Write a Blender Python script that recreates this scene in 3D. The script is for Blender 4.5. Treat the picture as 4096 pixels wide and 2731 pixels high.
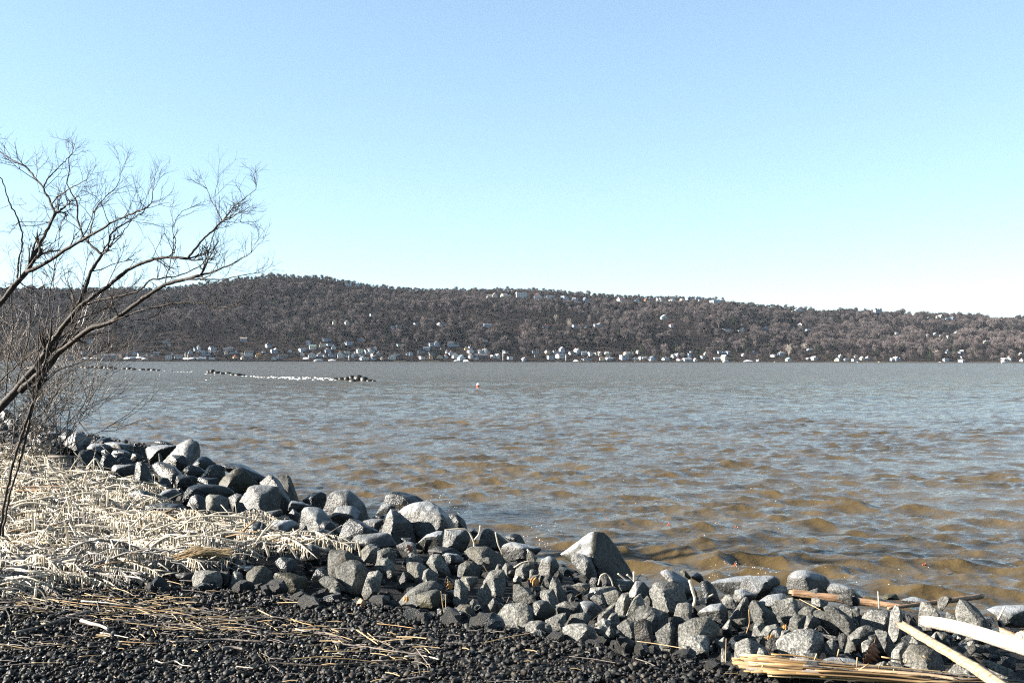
import bpy, math, random
import numpy as np
from mathutils import Matrix, Vector, Euler

for _o in list(bpy.data.objects):
    bpy.data.objects.remove(_o)
SC = bpy.context.scene
COL = SC.collection
R = math.radians

# ------------------------------------------------------------------ camera
F = 995.6                      # focal length in pixels of a 1024 px wide picture (35 mm lens)
CAM_H = 1.6
PITCH, ROLL = 1.076, 0.12
cd = bpy.data.cameras.new('camera')
cam = bpy.data.objects.new('camera', cd)
COL.objects.link(cam)
cd.sensor_width = 36.0
cd.lens = 36.0 * F / 1024.0
cd.clip_start, cd.clip_end = 0.05, 20000
CM = Matrix.Rotation(R(90 + PITCH), 4, 'X') @ Matrix.Rotation(R(ROLL), 4, 'Z')
CM = Matrix.Translation((0, 0, CAM_H)) @ CM
cam.matrix_world = CM
SC.camera = cam
M3 = np.array(CM.to_3x3())

# ------------------------------------------------------------------ sky and sun
SUN_EL, SUN_AZ = 20.0, -93.0   # azimuth from +Y (the way the camera looks), negative = left
w = bpy.data.worlds.new('World')
SC.world = w
w.use_nodes = True
nt = w.node_tree
bg = nt.nodes['Background']
sky = nt.nodes.new('ShaderNodeTexSky')
sky.sky_type = 'NISHITA'
sky.sun_disc = False
sky.sun_elevation = R(SUN_EL)
sky.sun_rotation = R(SUN_AZ)
sky.altitude = 0
sky.air_density = 0.75
sky.dust_density = 0.1
sky.ozone_density = 1.5
gam = nt.nodes.new('ShaderNodeGamma')
gam.inputs[1].default_value = 0.61
nt.links.new(sky.outputs[0], gam.inputs[0])
tint = nt.nodes.new('ShaderNodeMix')
tint.data_type = 'RGBA'
tint.blend_type = 'MULTIPLY'
tint.inputs[0].default_value = 1.0
tint.inputs[7].default_value = (0.99, 1.15, 1.20, 1)   # white balance of the picture
nt.links.new(gam.outputs[0], tint.inputs[6])
nt.links.new(tint.outputs[2], bg.inputs[0])
bg.inputs[1].default_value = 0.0595
sl = bpy.data.lights.new('sun', 'SUN')
sl.energy = 5.0
sl.angle = R(0.53)
sl.color = (1.0, 0.93, 0.82)
sun = bpy.data.objects.new('sun', sl)
COL.objects.link(sun)
_d = Vector((math.sin(R(SUN_AZ)) * math.cos(R(SUN_EL)), math.cos(R(SUN_AZ)) * math.cos(R(SUN_EL)), math.sin(R(SUN_EL))))
sun.rotation_euler = _d.to_track_quat('Z', 'Y').to_euler()
sun.location = _d * 60
vs = SC.view_settings
vs.view_transform = 'Standard'
vs.look = 'None'
vs.gamma = 1.0
vs.exposure = 2.77
vs.use_curve_mapping = False
SC.cycles.max_bounces = 6
SC.cycles.diffuse_bounces = 2
SC.cycles.glossy_bounces = 3
SC.cycles.transmission_bounces = 3
SC.cycles.volume_bounces = 0
SC.cycles.sample_clamp_indirect = 4.0
SC.cycles.use_denoising = False
SC.cycles.filter_width = 1.15

# ------------------------------------------------------------------ helpers
ORD = ('first second third fourth fifth sixth seventh eighth ninth tenth eleventh twelfth thirteenth fourteenth fifteenth sixteenth seventeenth eighteenth nineteenth twentieth').split()
ORD += ['twenty-' + o for o in ORD[:9]] + ['thirtieth'] + ['thirty-' + o for o in ORD[:9]] + ['fortieth'] + ['forty-' + o for o in ORD[:9]]
ORD += ['fiftieth'] + ['fifty-' + o for o in ORD[:9]] + ['sixtieth'] + ['sixty-' + o for o in ORD[:9]]
def ray(x, y):
    d = M3 @ np.array([(x - 512.0) / F, -(y - 341.0) / F, -1.0])
    return d / d[1]                       # scaled so that the depth along +Y is 1

def at(x, y, Y):
    """The point at depth Y that the photograph shows at pixel (x, y)."""
    d = ray(x, y)
    return np.array([d[0] * Y, Y, CAM_H + d[2] * Y])

def proj(p):
    q = M3.T @ (np.asarray(p, float) - np.array([0, 0, CAM_H]))
    return 512 + F * q[0] / -q[2], 341 - F * q[1] / -q[2]

def _hash(ix, iy, iz, s):
    h = (ix.astype(np.int64) * 374761393 + iy.astype(np.int64) * 668265263 + iz.astype(np.int64) * 2147483647 + s * 974634777) & 0xffffffff
    h = ((h ^ (h >> 13)) * 1274126177) & 0xffffffff
    return ((h ^ (h >> 16)) & 0xffff) / 65535.0

def vnoise(p, s=0):
    p = np.asarray(p, float)
    i = np.floor(p).astype(np.int64)
    f = p - i
    f = f * f * (3 - 2 * f)
    r = 0
    for a in (0, 1):
        for b in (0, 1):
            for c in (0, 1):
                wgt = (f[:, 0] if a else 1 - f[:, 0]) * (f[:, 1] if b else 1 - f[:, 1]) * (f[:, 2] if c else 1 - f[:, 2])
                r = r + wgt * _hash(i[:, 0] + a, i[:, 1] + b, i[:, 2] + c, s)
    return r * 2 - 1

def fbm(p, s=0, o=4):
    r, a = 0, 1.0
    for k in range(o):
        r = r + a * vnoise(np.asarray(p) * 2.0 ** k, s + k)
        a *= 0.5
    return r

def make_mesh(name, V, Fc, mats, smooth=True, mi=None):
    me = bpy.data.meshes.new(name)
    V = np.asarray(V, np.float32)
    if isinstance(Fc, np.ndarray):
        n, k = Fc.shape
        me.vertices.add(len(V))
        me.vertices.foreach_set('co', V.ravel())
        me.loops.add(n * k)
        me.loops.foreach_set('vertex_index', Fc.astype(np.int32).ravel())
        me.polygons.add(n)
        me.polygons.foreach_set('loop_start', np.arange(0, n * k, k, dtype=np.int32))
        me.update(calc_edges=True)
    else:
        me.from_pydata([tuple(v) for v in V], [], Fc)
    for m in (mats if isinstance(mats, (list, tuple)) else [mats]):
        me.materials.append(m)
    me.polygons.foreach_set('use_smooth', np.full(len(me.polygons), smooth))
    if mi is not None:
        me.polygons.foreach_set('material_index', np.asarray(mi, np.int32))
    me.update()
    return me

def link(name, me, parent=None, loc=None, rot=None):
    o = bpy.data.objects.new(name, me)
    COL.objects.link(o)
    if parent is not None:
        o.parent = parent
    if loc is not None:
        o.location = tuple(float(c) for c in loc)
    if rot is not None:
        o.rotation_euler = rot
    return o

def tag(o, label=None, cat=None, group=None, kind=None):
    if label: o['label'] = label
    if cat: o['category'] = cat
    if group: o['group'] = group
    if kind: o['kind'] = kind
    return o

class MB:
    """Collects pieces that become one mesh."""
    def __init__(s):
        s.V, s.F, s.n = [], [], 0
    def add(s, V, Fc):
        s.V.append(np.asarray(V, np.float32))
        Fc = np.asarray(Fc, np.int32)
        s.F.append(Fc + s.n)
        s.n += len(V)
    def tube(s, pts, rad, sides=5, cap=True):
        pts = np.asarray(pts, float)
        n = len(pts)
        rad = np.broadcast_to(np.asarray(rad, float), (n,)) if np.ndim(rad) < 1 or len(np.atleast_1d(rad)) != n else np.asarray(rad, float)
        t = np.gradient(pts, axis=0)
        t /= np.linalg.norm(t, axis=1, keepdims=True) + 1e-9
        up = np.array([0.31, 0.17, 0.93])
        a = np.cross(t, up)
        bad = np.linalg.norm(a, axis=1) < 0.05
        if bad.any():
            a[bad] = np.cross(t[bad], np.array([1.0, 0.2, 0]))
        a /= np.linalg.norm(a, axis=1, keepdims=True) + 1e-9
        b = np.cross(t, a)
        ang = np.arange(sides) / sides * 2 * np.pi
        V = pts[:, None] + rad[:, None, None] * (np.cos(ang)[None, :, None] * a[:, None] + np.sin(ang)[None, :, None] * b[:, None])
        V = V.reshape(-1, 3)
        i = np.arange(n - 1)[:, None] * sides
        j = np.arange(sides)[None]
        k = (j + 1) % sides
        Q = np.stack([i + j, i + k, i + sides + k, i + sides + j], -1).reshape(-1, 4)
        if cap:
            V = np.vstack([V, pts[:1], pts[-1:]])
            c0, c1 = n * sides, n * sides + 1
            js = np.arange(sides)
            ks = (js + 1) % sides
            e = (n - 1) * sides
            Q = np.vstack([Q, np.stack([ks, js, np.full(sides, c0), np.full(sides, c0)], -1),
                           np.stack([e + js, e + ks, np.full(sides, c1), np.full(sides, c1)], -1)])
        s.add(V, Q)
    def arrays(s):
        return np.vstack(s.V), np.vstack(s.F)
    def mesh(s, name, mat, smooth=True):
        V, Q = s.arrays()
        faces = [tuple(q[:3]) if q[2] == q[3] else tuple(q) for q in Q.tolist()]
        return make_mesh(name, V, faces, mat, smooth)
    def build(s, name, mat, parent=None, smooth=True):
        return link(name, s.mesh(name, mat, smooth), parent)

BOXF = np.array([[0, 3, 2, 1], [4, 5, 6, 7], [0, 1, 5, 4], [1, 2, 6, 5], [2, 3, 7, 6], [3, 0, 4, 7]])
def boxv(x0, x1, y0, y1, z0, z1):
    return np.array([[x0, y0, z0], [x1, y0, z0], [x1, y1, z0], [x0, y1, z0], [x0, y0, z1], [x1, y0, z1], [x1, y1, z1], [x0, y1, z1]], float)

# node helpers
def mat(name):
    m = bpy.data.materials.new(name)
    m.use_nodes = True
    return m, m.node_tree, m.node_tree.nodes['Principled BSDF']
def nd(t, typ, **kw):
    n = t.nodes.new(typ)
    for k, v in kw.items():
        if isinstance(k, str) and k.startswith('i_'):
            n.inputs[k[2:].replace('_', ' ')].default_value = v
        else:
            setattr(n, k, v)
    return n
def ramp(t, fac, stops):
    r = t.nodes.new('ShaderNodeValToRGB')
    el = r.color_ramp.elements
    while len(el) < len(stops):
        el.new(0.5)
    for e, (p, c) in zip(el, stops):
        e.position = p
        e.color = (*c, 1) if len(c) == 3 else c
    t.links.new(fac, r.inputs[0])
    return r
def math_n(t, op, a, b=None, c=None, clamp=False):
    n = t.nodes.new('ShaderNodeMath')
    n.operation = op
    n.use_clamp = clamp
    for i, v in enumerate((a, b, c)):
        if v is None: continue
        if isinstance(v, (int, float)): n.inputs[i].default_value = v
        else: t.links.new(v, n.inputs[i])
    return n.outputs[0]
def mixc(t, fac, a, b):
    n = t.nodes.new('ShaderNodeMix')
    n.data_type = 'RGBA'
    for s, v in ((0, fac), (6, a), (7, b)):
        if isinstance(v, (int, float)): n.inputs[s].default_value = v
        elif isinstance(v, tuple): n.inputs[s].default_value = (*v, 1) if len(v) == 3 else v
        else: t.links.new(v, n.inputs[s])
    return n.outputs[2]
def flat(name, col, rough=0.7, spec=0.3, var=0.0, metal=0.0):
    m, t, b = mat(name)
    b.inputs['Roughness'].default_value = rough
    b.inputs['Specular IOR Level'].default_value = spec
    b.inputs['Metallic'].default_value = metal
    tc = nd(t, 'ShaderNodeTexCoord')
    n = nd(t, 'ShaderNodeTexNoise')
    n.inputs['Scale'].default_value = 1.7
    n.inputs['Detail'].default_value = 5
    t.links.new(tc.outputs['Object'], n.inputs['Vector'])
    k = var if var else 0.15
    r = ramp(t, n.outputs[0], [(0.3, tuple(c * (1 - k) for c in col)), (0.7, tuple(min(1, c * (1 + k)) for c in col))])
    t.links.new(r.outputs[0], b.inputs['Base Color'])
    return m
# ------------------------------------------------------------------ near terrain (shape of the bank)
WZ = -1.0                                     # river level
_wx = np.array([-200, -60, -24, -13.7, -8.5, -4.3, -1.64, .11, 1.53, 3.6, 5.4, 12, 60])
_wy = np.array([260, 92, 46.8, 33, 27.2, 20.2, 17.2, 14, 12.2, 11.3, 10.7, 9.6, 3])
_gx = np.array([-200, -24, -13, -8.5, -5, -2.8, -1.7, -.73, .27, 1.1, 2.5, 6, 60])
_gy = np.array([230, 36, 22, 15, 10.5, 7.2, 6.9, 6.5, 5.65, 5.2, 4.5, 3.2, -14])
def zg(X, Y):
    X = np.asarray(X, float); Y = np.asarray(Y, float)
    yw = np.interp(X, _wx, _wy)
    yg = np.interp(X, _gx, _gy)
    t = (Y - yg) / np.maximum(yw - yg, 0.5)
    z = np.where(t < 0, 0.0, np.where(t < 1, 0.16 * np.sin(np.clip(t, 0, 1) * np.pi) * (t < 1) - 1.0 * np.clip(t, 0, 1) ** 1.25, -1.0 - 1.2 * (t - 1)))
    z = np.maximum(z, -3.0)
    return z + 0.03 * np.sin(X * 1.3 + 0.4) * np.cos(Y * 1.1) * (t < 0.2)

def ground_at(x, y, zoff=0.0):
    d = ray(x, y)
    Ys = np.concatenate([np.arange(2.0, 20, 0.03), np.arange(20, 140, 0.15)])
    g = np.maximum(zg(d[0] * Ys, Ys), WZ) + zoff
    k = np.argmax(CAM_H + d[2] * Ys < g)
    if not (CAM_H + d[2] * Ys < g).any():
        k = len(Ys) - 1
    Y = Ys[k]
    return np.array([d[0] * Y, Y, CAM_H + d[2] * Y])

# ------------------------------------------------------------------ river
def river_material():
    m, t, b = mat('river_water')
    g = nd(t, 'ShaderNodeNewGeometry')
    sep = nd(t, 'ShaderNodeSeparateXYZ')
    t.links.new(g.outputs['Position'], sep.inputs[0])
    # silt: patches of muddier water
    n0 = nd(t, 'ShaderNodeTexNoise', noise_dimensions='3D')
    n0.inputs['Scale'].default_value = 0.16
    n0.inputs['Detail'].default_value = 3
    t.links.new(g.outputs['Position'], n0.inputs['Vector'])
    c = ramp(t, n0.outputs[0], [(0.3, (0.041, 0.0285, 0.0120)), (0.7, (0.060, 0.0425, 0.0195))])
    t.links.new(c.outputs[0], b.inputs['Base Color'])
    rf = nd(t, 'ShaderNodeMapRange'); rf.inputs['From Min'].default_value = 20; rf.inputs['From Max'].default_value = 200
    rf.inputs['To Min'].default_value = .06; rf.inputs['To Max'].default_value = .22; t.links.new(sep.outputs[1], rf.inputs[0])
    t.links.new(rf.outputs[0], b.inputs['Roughness'])
    b.inputs['IOR'].default_value = 1.333
    # far off the eye meets mostly the steep near sides of the wavelets
    sr = nd(t, 'ShaderNodeMapRange'); sr.inputs['From Min'].default_value = 22; sr.inputs['From Max'].default_value = 150
    sr.inputs['To Min'].default_value = .5; sr.inputs['To Max'].default_value = .22; t.links.new(sep.outputs[1], sr.inputs[0])
    t.links.new(sr.outputs[0], b.inputs['Specular IOR Level'])
    # ripples too fine for the mesh; wavelets grow with distance
    mp = nd(t, 'ShaderNodeMapping')
    mp.inputs['Scale'].default_value = (0.55, 1.0, 1.0)
    t.links.new(g.outputs['Position'], mp.inputs[0])
    n1 = nd(t, 'ShaderNodeTexNoise')
    n1.inputs['Scale'].default_value = 10.0
    n1.inputs['Detail'].default_value = 4
    n1.inputs['Roughness'].default_value = 0.6
    t.links.new(mp.outputs[0], n1.inputs['Vector'])
    n2 = nd(t, 'ShaderNodeTexNoise')
    n2.inputs['Scale'].default_value = 0.28
    n2.inputs['Detail'].default_value = 7
    n2.inputs['Roughness'].default_value = 0.62
    t.links.new(mp.outputs[0], n2.inputs['Vector'])
    far = math_n(t, 'MULTIPLY_ADD', sep.outputs[1], 1 / 90.0, -0.25, clamp=True)
    b1 = nd(t, 'ShaderNodeBump')
    b1.inputs['Strength'].default_value = 0.8
    b1.inputs['Distance'].default_value = 0.035
    t.links.new(n1.outputs[0], b1.inputs['Height'])
    b2 = nd(t, 'ShaderNodeBump')
    b2.inputs['Distance'].default_value = 2.2
    t.links.new(far, b2.inputs['Strength'])
    t.links.new(n2.outputs[0], b2.inputs['Height'])
    t.links.new(b1.outputs[0], b2.inputs['Normal'])
    t.links.new(b2.outputs[0], b.inputs['Normal'])
    return m

def build_river():
    rows = [3.0]
    while rows[-1] < 45:
        rows.append(rows[-1] + max(0.035, 0.0042 * rows[-1]))
    while rows[-1] < 160:
        rows.append(rows[-1] * 1.0075)
    while rows[-1] < 1495:
        rows.append(rows[-1] * 1.022)
    while rows[-1] < 5000:
        rows.append(rows[-1] * 1.2)
    Ys = np.array(rows)
    u = np.concatenate([np.linspace(-2.5, -0.72, 60)[:-1], np.linspace(-0.72, 0.72, 640), np.linspace(0.72, 2.5, 60)[1:]])
    U, YY = np.meshgrid(u, Ys)
    X = U * YY
    dY = np.gradient(Ys)[:, None] * np.ones_like(X)
    dX = np.gradient(U, axis=1) * YY
    res = np.maximum(dY, np.abs(dX))
    rng = np.random.RandomState(5)
    Z = np.zeros_like(X); PX = np.zeros_like(X); PY = np.zeros_like(X)
    grp = 0.75 + 0.45 * vnoise(np.stack([X.ravel() * 0.11, YY.ravel() * 0.15, 0 * X.ravel()], -1), 3).reshape(X.shape)
    grp2 = 0.85 + 0.6 * vnoise(np.stack([X.ravel() * 0.35, YY.ravel() * 0.45, 0 * X.ravel()], -1), 7).reshape(X.shape)
    nw = 84
    for i in range(nw):
        lam = 0.16 * (2.2 / 0.16) ** ((i + rng.rand()) / nw)
        ang = R(-104 + rng.normal() * (30 if lam > 0.9 else 46))
        k = 2 * np.pi / lam
        kx, ky = k * math.cos(ang), k * math.sin(ang)
        s = 0.031 * (1.0 if 0.5 < lam < 1.3 else (0.68 if lam > 1.3 else 1.05))
        a = s * lam / (2 * np.pi) * 1.45
        damp = np.clip((lam / (1.7 * res)) - 0.5, 0, 1)
        ph = kx * X + ky * YY + rng.rand() * 6.283
        g = (grp if lam > 1.0 else grp2)
        Z += a * damp * g * np.cos(ph)
        q = 0.9 * a * damp * g
        PX -= q * (kx / k) * np.sin(ph)
        PY -= q * (ky / k) * np.sin(ph)
    calm = np.clip((np.interp(X, _wx, _wy) * 0 + 1), 0, 1)
    V = np.stack([X + PX, YY + PY, WZ + Z * 1.0 * calm], -1).reshape(-1, 3)
    nr, nc = X.shape
    i = np.arange(nr - 1)[:, None] * nc
    j = np.arange(nc - 1)[None]
    Q = np.stack([i + j, i + j + 1, i + nc + j + 1, i + nc + j], -1).reshape(-1, 4)
    # drop the quads that lie well under the near bank
    cx, cy = X[:-1, :-1].ravel(), YY[:-1, :-1].ravel()
    keep = zg(cx, cy) < WZ + 0.55
    Q = Q[keep]
    used = np.unique(Q)
    remap = np.zeros(len(V), np.int64); remap[used] = np.arange(len(used))
    me = make_mesh('river_water', V[used], remap[Q], river_material())
    tag(link('river_water', me), kind='structure')
build_river()

# ------------------------------------------------------------------ far hills
_rx = np.array([-400, 0, 60, 110, 152, 209, 240, 283, 326, 370, 414, 479, 544, 579, 631, 697, 731, 753, 805, 871, 905, 945, 971, 997, 1024, 1400])
_ry = np.array([300, 285, 285, 284, 285, 279, 274, 271, 273.5, 281, 285, 286, 285.5, 289.5, 292.6, 294, 297, 300.5, 305, 307, 311.3, 310, 312, 315.7, 314.3, 312])
def hill_params(u):
    x = 512 + u * F
    ys = 1500 + 60 * np.sin(u * 5 + 1) + 120 * np.clip(u, 0, 1)
    yr = 2150 + 500 * np.clip(u + 0.1, 0, 1)
    ridge = np.interp(x, _rx, _ry)
    d2 = np.array([(341 - r_) / F for r_ in np.atleast_1d(ridge)])
    ang = np.tan(np.arctan(d2) + R(PITCH) - np.arctan(np.atleast_1d(x - 512) / F) * 0 )
    ang = ang - np.tan(R(ROLL)) * u * -1.0 * 1.0
    H = CAM_H + ang * yr - 13.0
    return ys, yr, H
def zh(X, Y):
    X = np.asarray(X, float); Y = np.asarray(Y, float)
    u = X / Y
    ys, yr, H = hill_params(u)
    t = (Y - ys) / (yr - ys)
    tc = np.clip(t, 0, 1)
    prof = 0.035 * np.clip(tc * 12, 0, 1) + 0.965 * np.clip((tc - 0.06) / 0.94, 0, 1) ** 0.93
    p = np.stack([X / 210, Y / 260, X * 0], -1)
    n = fbm(p.reshape(-1, 3), 11, 4).reshape(X.shape)
    amp = 17 * np.sin(np.clip(tc, 0, 1) * np.pi) ** 0.8
    z = WZ + 1.6 * np.clip((Y - ys) / 3.0, -1.5, 1) + (H - WZ) * prof + amp * n
    return np.where(t > 1, z - (Y - yr) * 0.05, z)

def hill_hit(x, y):
    d = ray(x, y)
    Ys = np.arange(1440, 3200, 2.0)
    z = CAM_H + d[2] * Ys
    g = zh(d[0] * Ys, Ys)
    hit = z < g
    k = int(np.argmax(hit)) if hit.any() else len(Ys) - 1
    return np.array([d[0] * Ys[k], Ys[k], g[k]])

def hill_material():
    m, t, b = mat('leaf_litter_slope')
    tc = nd(t, 'ShaderNodeTexCoord')
    n = nd(t, 'ShaderNodeTexNoise')
    n.inputs['Scale'].default_value = 0.05
    n.inputs['Detail'].default_value = 8
    t.links.new(tc.outputs['Object'], n.inputs['Vector'])
    c = ramp(t, n.outputs[0], [(0.3, (0.012, 0.010, 0.010)), (0.7, (0.028, 0.022, 0.020))])
    t.links.new(c.outputs[0], b.inputs['Base Color'])
    b.inputs['Roughness'].default_value = 0.95
    b.inputs['Specular IOR Level'].default_value = 0
    return m
def build_hills():
    ys = np.concatenate([np.arange(1440, 1700, 3.0), np.arange(1700, 2700, 12.0), np.arange(2700, 4200, 60.0)])
    u = np.linspace(-0.85, 0.85, 420)
    U, Y = np.meshgrid(u, ys)
    X = U * Y
    Z = zh(X, Y)
    V = np.stack([X, Y, Z], -1).reshape(-1, 3)
    nr, nc = X.shape
    i = np.arange(nr - 1)[:, None] * nc
    j = np.arange(nc - 1)[None]
    Q = np.stack([i + j, i + j + 1, i + nc + j + 1, i + nc + j], -1).reshape(-1, 4)
    tag(link('far_hills', make_mesh('far_hills', V, Q, hill_material())), kind='structure')
build_hills()
# ------------------------------------------------------------------ houses of the far shore
# crops of the photograph (x offset, y offset, scale) and what they show: centre x, base y, width, height, wall, roof, form
# wall: w white, c cream, g grey, b blue-grey, t tan, d dark brown, r red, e pale green ; form: s gable roof along the shore, f gable end to the water, l long low, k flat roof, v villa of two blocks, h hip roof
HOUSES = [
 ((60, 310, .05952), """120 822 230 75 g d l;620 800 140 60 c w k;820 806 230 80 g g l;740 738 40 44 c g f;965 806 120 80 b g l;1010 812 40 62 c r f;1120 762 50 40 w g f;1250 732 80 60 b g f;
  1370 772 120 66 g d s;1460 772 40 40 c g f;1540 774 50 44 w g f;1620 752 100 56 g g s;1790 562 110 88 g d v;1840 592 44 36 w g f;1825 812 100 66 w w k;1885 748 40 50 w g f;1990 802 120 56 w g s;2190 722 70 48 b g f;2300 684 100 80 b g v;
  890 612 45 40 c g f;1175 602 40 34 c g f;1045 602 40 30 c g f;500 562 80 90 b g f;420 722 110 40 b g s"""),
 ((190, 310, .05952), """380 682 120 74 b w v;260 752 170 84 b c v;640 684 160 74 b g v;610 742 50 60 c r f;690 722 90 40 g d s;775 724 50 48 b g f;870 742 60 40 c d f;985 742 140 60 w d s;760 806 70 50 t r f;885 816 56 50 c g f;985 802 150 50 g d l;
  900 512 110 58 b c s;1120 806 46 70 c g f;1240 712 60 30 b g s;1320 612 90 56 b g s;1410 712 100 64 b w v;1470 802 60 52 w g f;1560 792 140 44 g d s;1410 826 80 52 w b f;1745 742 190 44 d d l;1680 694 64 40 w d f;1890 682 110 36 b b s;1890 762 56 60 w d f;
  2060 642 110 56 e e l;1990 582 64 66 b b h;2200 604 60 52 c d f;2050 788 120 76 w g f;2185 770 90 60 b g f;2255 792 36 46 w g f"""),
 ((320, 310, .05952), """110 512 120 56 b g s;60 602 70 48 c w k;160 592 80 34 b b s;130 692 100 56 b g f;230 642 70 56 w g f;205 772 120 66 b g v;385 786 200 96 w g v;460 742 80 56 w w k;548 792 50 78 w g f;592 762 64 50 b g f;480 572 120 46 b b k;690 508 110 56 b r f;
  665 702 96 52 e e s;650 762 44 44 c g f;705 764 84 34 g d s;800 722 110 76 w g v;862 704 100 60 b g s;930 662 50 60 w g f;905 764 84 44 c d s;982 752 70 56 b d f;715 826 84 52 w b f;790 822 60 44 c g k;892 822 80 46 b g s;1212 812 120 80 w g f;1262 762 56 44 w g f;1312 752 50 36 w g f;
  1040 824 46 44 c g f;1500 752 110 66 b g v;1320 594 70 34 e w k;1910 594 170 72 b g v;2240 602 200 78 b g v;1792 664 110 46 b b s;1648 714 36 50 w g f;1722 704 70 48 g g s;1872 744 110 48 g d s;1720 812 100 40 w w k;1835 812 120 66 t d v;2012 804 90 66 c d f;
  2112 804 60 56 w g f;2030 654 24 28 w g f;2130 714 46 44 w g f;2202 744 70 56 b g f;240 252 54 90 c g f;450 256 70 88 c g f;612 246 84 78 c g f;872 88 70 30 b g k;1330 292 80 50 g g k;1232 306 80 46 b b s;1618 256 90 50 b g s;2050 262 160 60 w g v"""),
 ((450, 310, .05952), """90 796 110 76 w d f;190 838 110 88 w b f;345 702 100 56 w g f;520 806 200 76 d g l;350 806 70 76 w g f;440 812 100 50 b g v;500 712 90 56 w g f;600 712 130 64 w g v;760 802 140 70 w w v;270 664 56 50 t d f;345 644 66 44 b g s;942 714 70 40 w g s;
  1010 826 84 56 w b k;1240 842 66 46 b w f;1430 708 110 44 b d s;1450 784 64 34 g g k;1650 724 104 52 c g v;1770 724 80 52 b d s;1690 816 100 56 b w k;1850 800 126 70 w w s;1880 708 80 90 b w f;2130 716 96 72 w w f;2245 736 90 46 b w s;2040 740 80 50 g g s;
  620 272 120 44 b b s;590 522 70 30 w g k;1620 284 110 44 g r h;2100 290 84 44 b w k"""),
 ((580, 310, .05952), """295 270 124 56 b w v;100 294 40 36 b g f;170 752 76 52 w w s;298 748 110 52 c w v;470 758 110 62 c w v;370 838 80 56 c r h;490 826 110 40 b w s;740 824 126 72 b w k;790 744 110 46 c w s;968 722 40 44 c w f;1012 832 34 54 w w f;1212 838 108 66 b b f;
  925 826 80 34 w w s;1440 836 104 48 b b s;1592 788 110 66 w w v;1672 842 84 34 w r s;1798 846 130 46 b w l;1938 850 60 46 w w f;1836 788 60 72 b b s;1872 708 44 36 b b s;2110 744 50 40 c w f;2060 800 84 34 b b s;2300 826 100 34 b w l;1540 272 80 46 b r h;1412 146 110 70 e w f;
  885 746 50 34 c g f;1080 812 60 34 w w s;110 830 150 40 b d h"""),
 ((710, 310, .05952), """545 346 66 46 c w f;487 352 44 24 w w k;604 340 36 34 b g f;940 318 90 46 b w f;276 330 110 18 b w k;1506 258 74 44 w w v;1648 352 84 40 b b s;1400 322 56 44 c g f;160 722 66 40 b b s;272 726 120 40 b b v;250 838 120 90 c w v;735 724 56 44 b w f;
  560 764 54 34 w w f;1070 776 90 34 w w v;1200 762 100 66 b w h;1320 848 84 56 e e f;1750 832 110 56 w w f;1638 826 28 28 w w f;2190 788 60 40 w w f;2150 848 90 50 c e v;2286 846 80 34 b b s;1674 670 86 28 b w s;800 856 24 28 b w f"""),
 ((840, 310, .07823), """205 600 44 34 c g f;282 634 56 40 c w f;350 632 44 40 w w f;186 650 60 28 b w k;690 640 90 46 b w v;758 636 34 26 w w f;1372 546 46 40 w b f;1545 546 64 38 b w v;1550 606 44 24 w w s;1350 648 60 34 b b s;1556 654 74 28 b w s;2145 648 70 56 w w v;2085 648 60 40 c w f;
  2312 574 40 32 c w f;1858 418 96 34 c w s;720 308 54 26 w w s;768 318 26 22 b b s;1122 330 46 24 c w f;1212 324 36 34 w w f;1282 334 40 24 c g f;1376 356 28 34 w w f;1490 290 54 22 b w s;1265 100 80 40 c w v;1140 98 46 22 g d s;1410 120 130 34 b b v;936 66 36 40 b w k;2330 650 50 30 w w s"""),
 ((470, 280, .05952), """370 298 180 84 w c v;605 282 176 56 c w v;865 288 180 90 w r k;1130 312 130 96 w r f;1330 302 150 50 b w h;1590 322 106 56 b b k;1768 354 104 64 b w v;1950 358 116 66 b w v"""),
 ((605, 280, .05952), """275 350 150 56 w r v;540 364 84 60 b d f;680 348 40 40 t r f;725 350 46 34 g g s;920 354 110 60 w g v;1130 350 110 60 w d f;1300 344 80 36 c w s;1388 340 64 44 b w k;1550 330 74 60 b b f;1610 346 76 30 c d s;1850 378 200 56 b b h;1932 378 40 24 c r f;2080 364 104 50 c g v;2240 366 124 36 b w v"""),
 ((740, 295, .05952), """15 112 40 34 w w f;95 126 60 46 c w f;968 264 100 50 w w f;1040 266 66 26 b d s;880 276 30 22 c w f;1310 254 84 44 c g v;1424 250 84 36 b w v;1530 244 84 40 b w s;1602 232 54 22 g g s;2030 258 100 36 b w s;2180 246 100 40 w b v"""),
 ((870, 295, .06548), """110 268 100 48 b b k;206 244 36 30 c r f;256 244 44 34 b d s;322 256 84 46 w w v;20 220 30 26 b b f"""),
 ((320, 270, .04464), """645 350 130 46 b w k;845 352 104 50 b w k"""),
]
WALL = {'w': (0.40, 0.40, 0.39), 'c': (0.44, 0.37, 0.27), 'g': (0.20, 0.20, 0.20), 'b': (0.24, 0.28, 0.33), 't': (0.40, 0.27, 0.16), 'd': (0.09, 0.07, 0.06), 'r': (0.34, 0.10, 0.07), 'e': (0.42, 0.50, 0.44)}
ROOF = {'w': (0.17, 0.17, 0.18), 'c': (0.15, 0.125, 0.095), 'g': (0.040, 0.040, 0.045), 'b': (0.060, 0.078, 0.098), 'd': (0.022, 0.020, 0.018), 'r': (0.14, 0.045, 0.026), 'e': (0.11, 0.145, 0.13)}
WALLN = {'w': 'white', 'c': 'cream', 'g': 'grey', 'b': 'blue-grey', 't': 'tan', 'd': 'dark brown', 'r': 'red', 'e': 'pale green'}
ROOFN = {'w': 'pale roof', 'c': 'sandy roof', 'g': 'grey roof', 'b': 'slate-blue roof', 'd': 'dark roof', 'r': 'red roof', 'e': 'greenish roof'}
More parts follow.
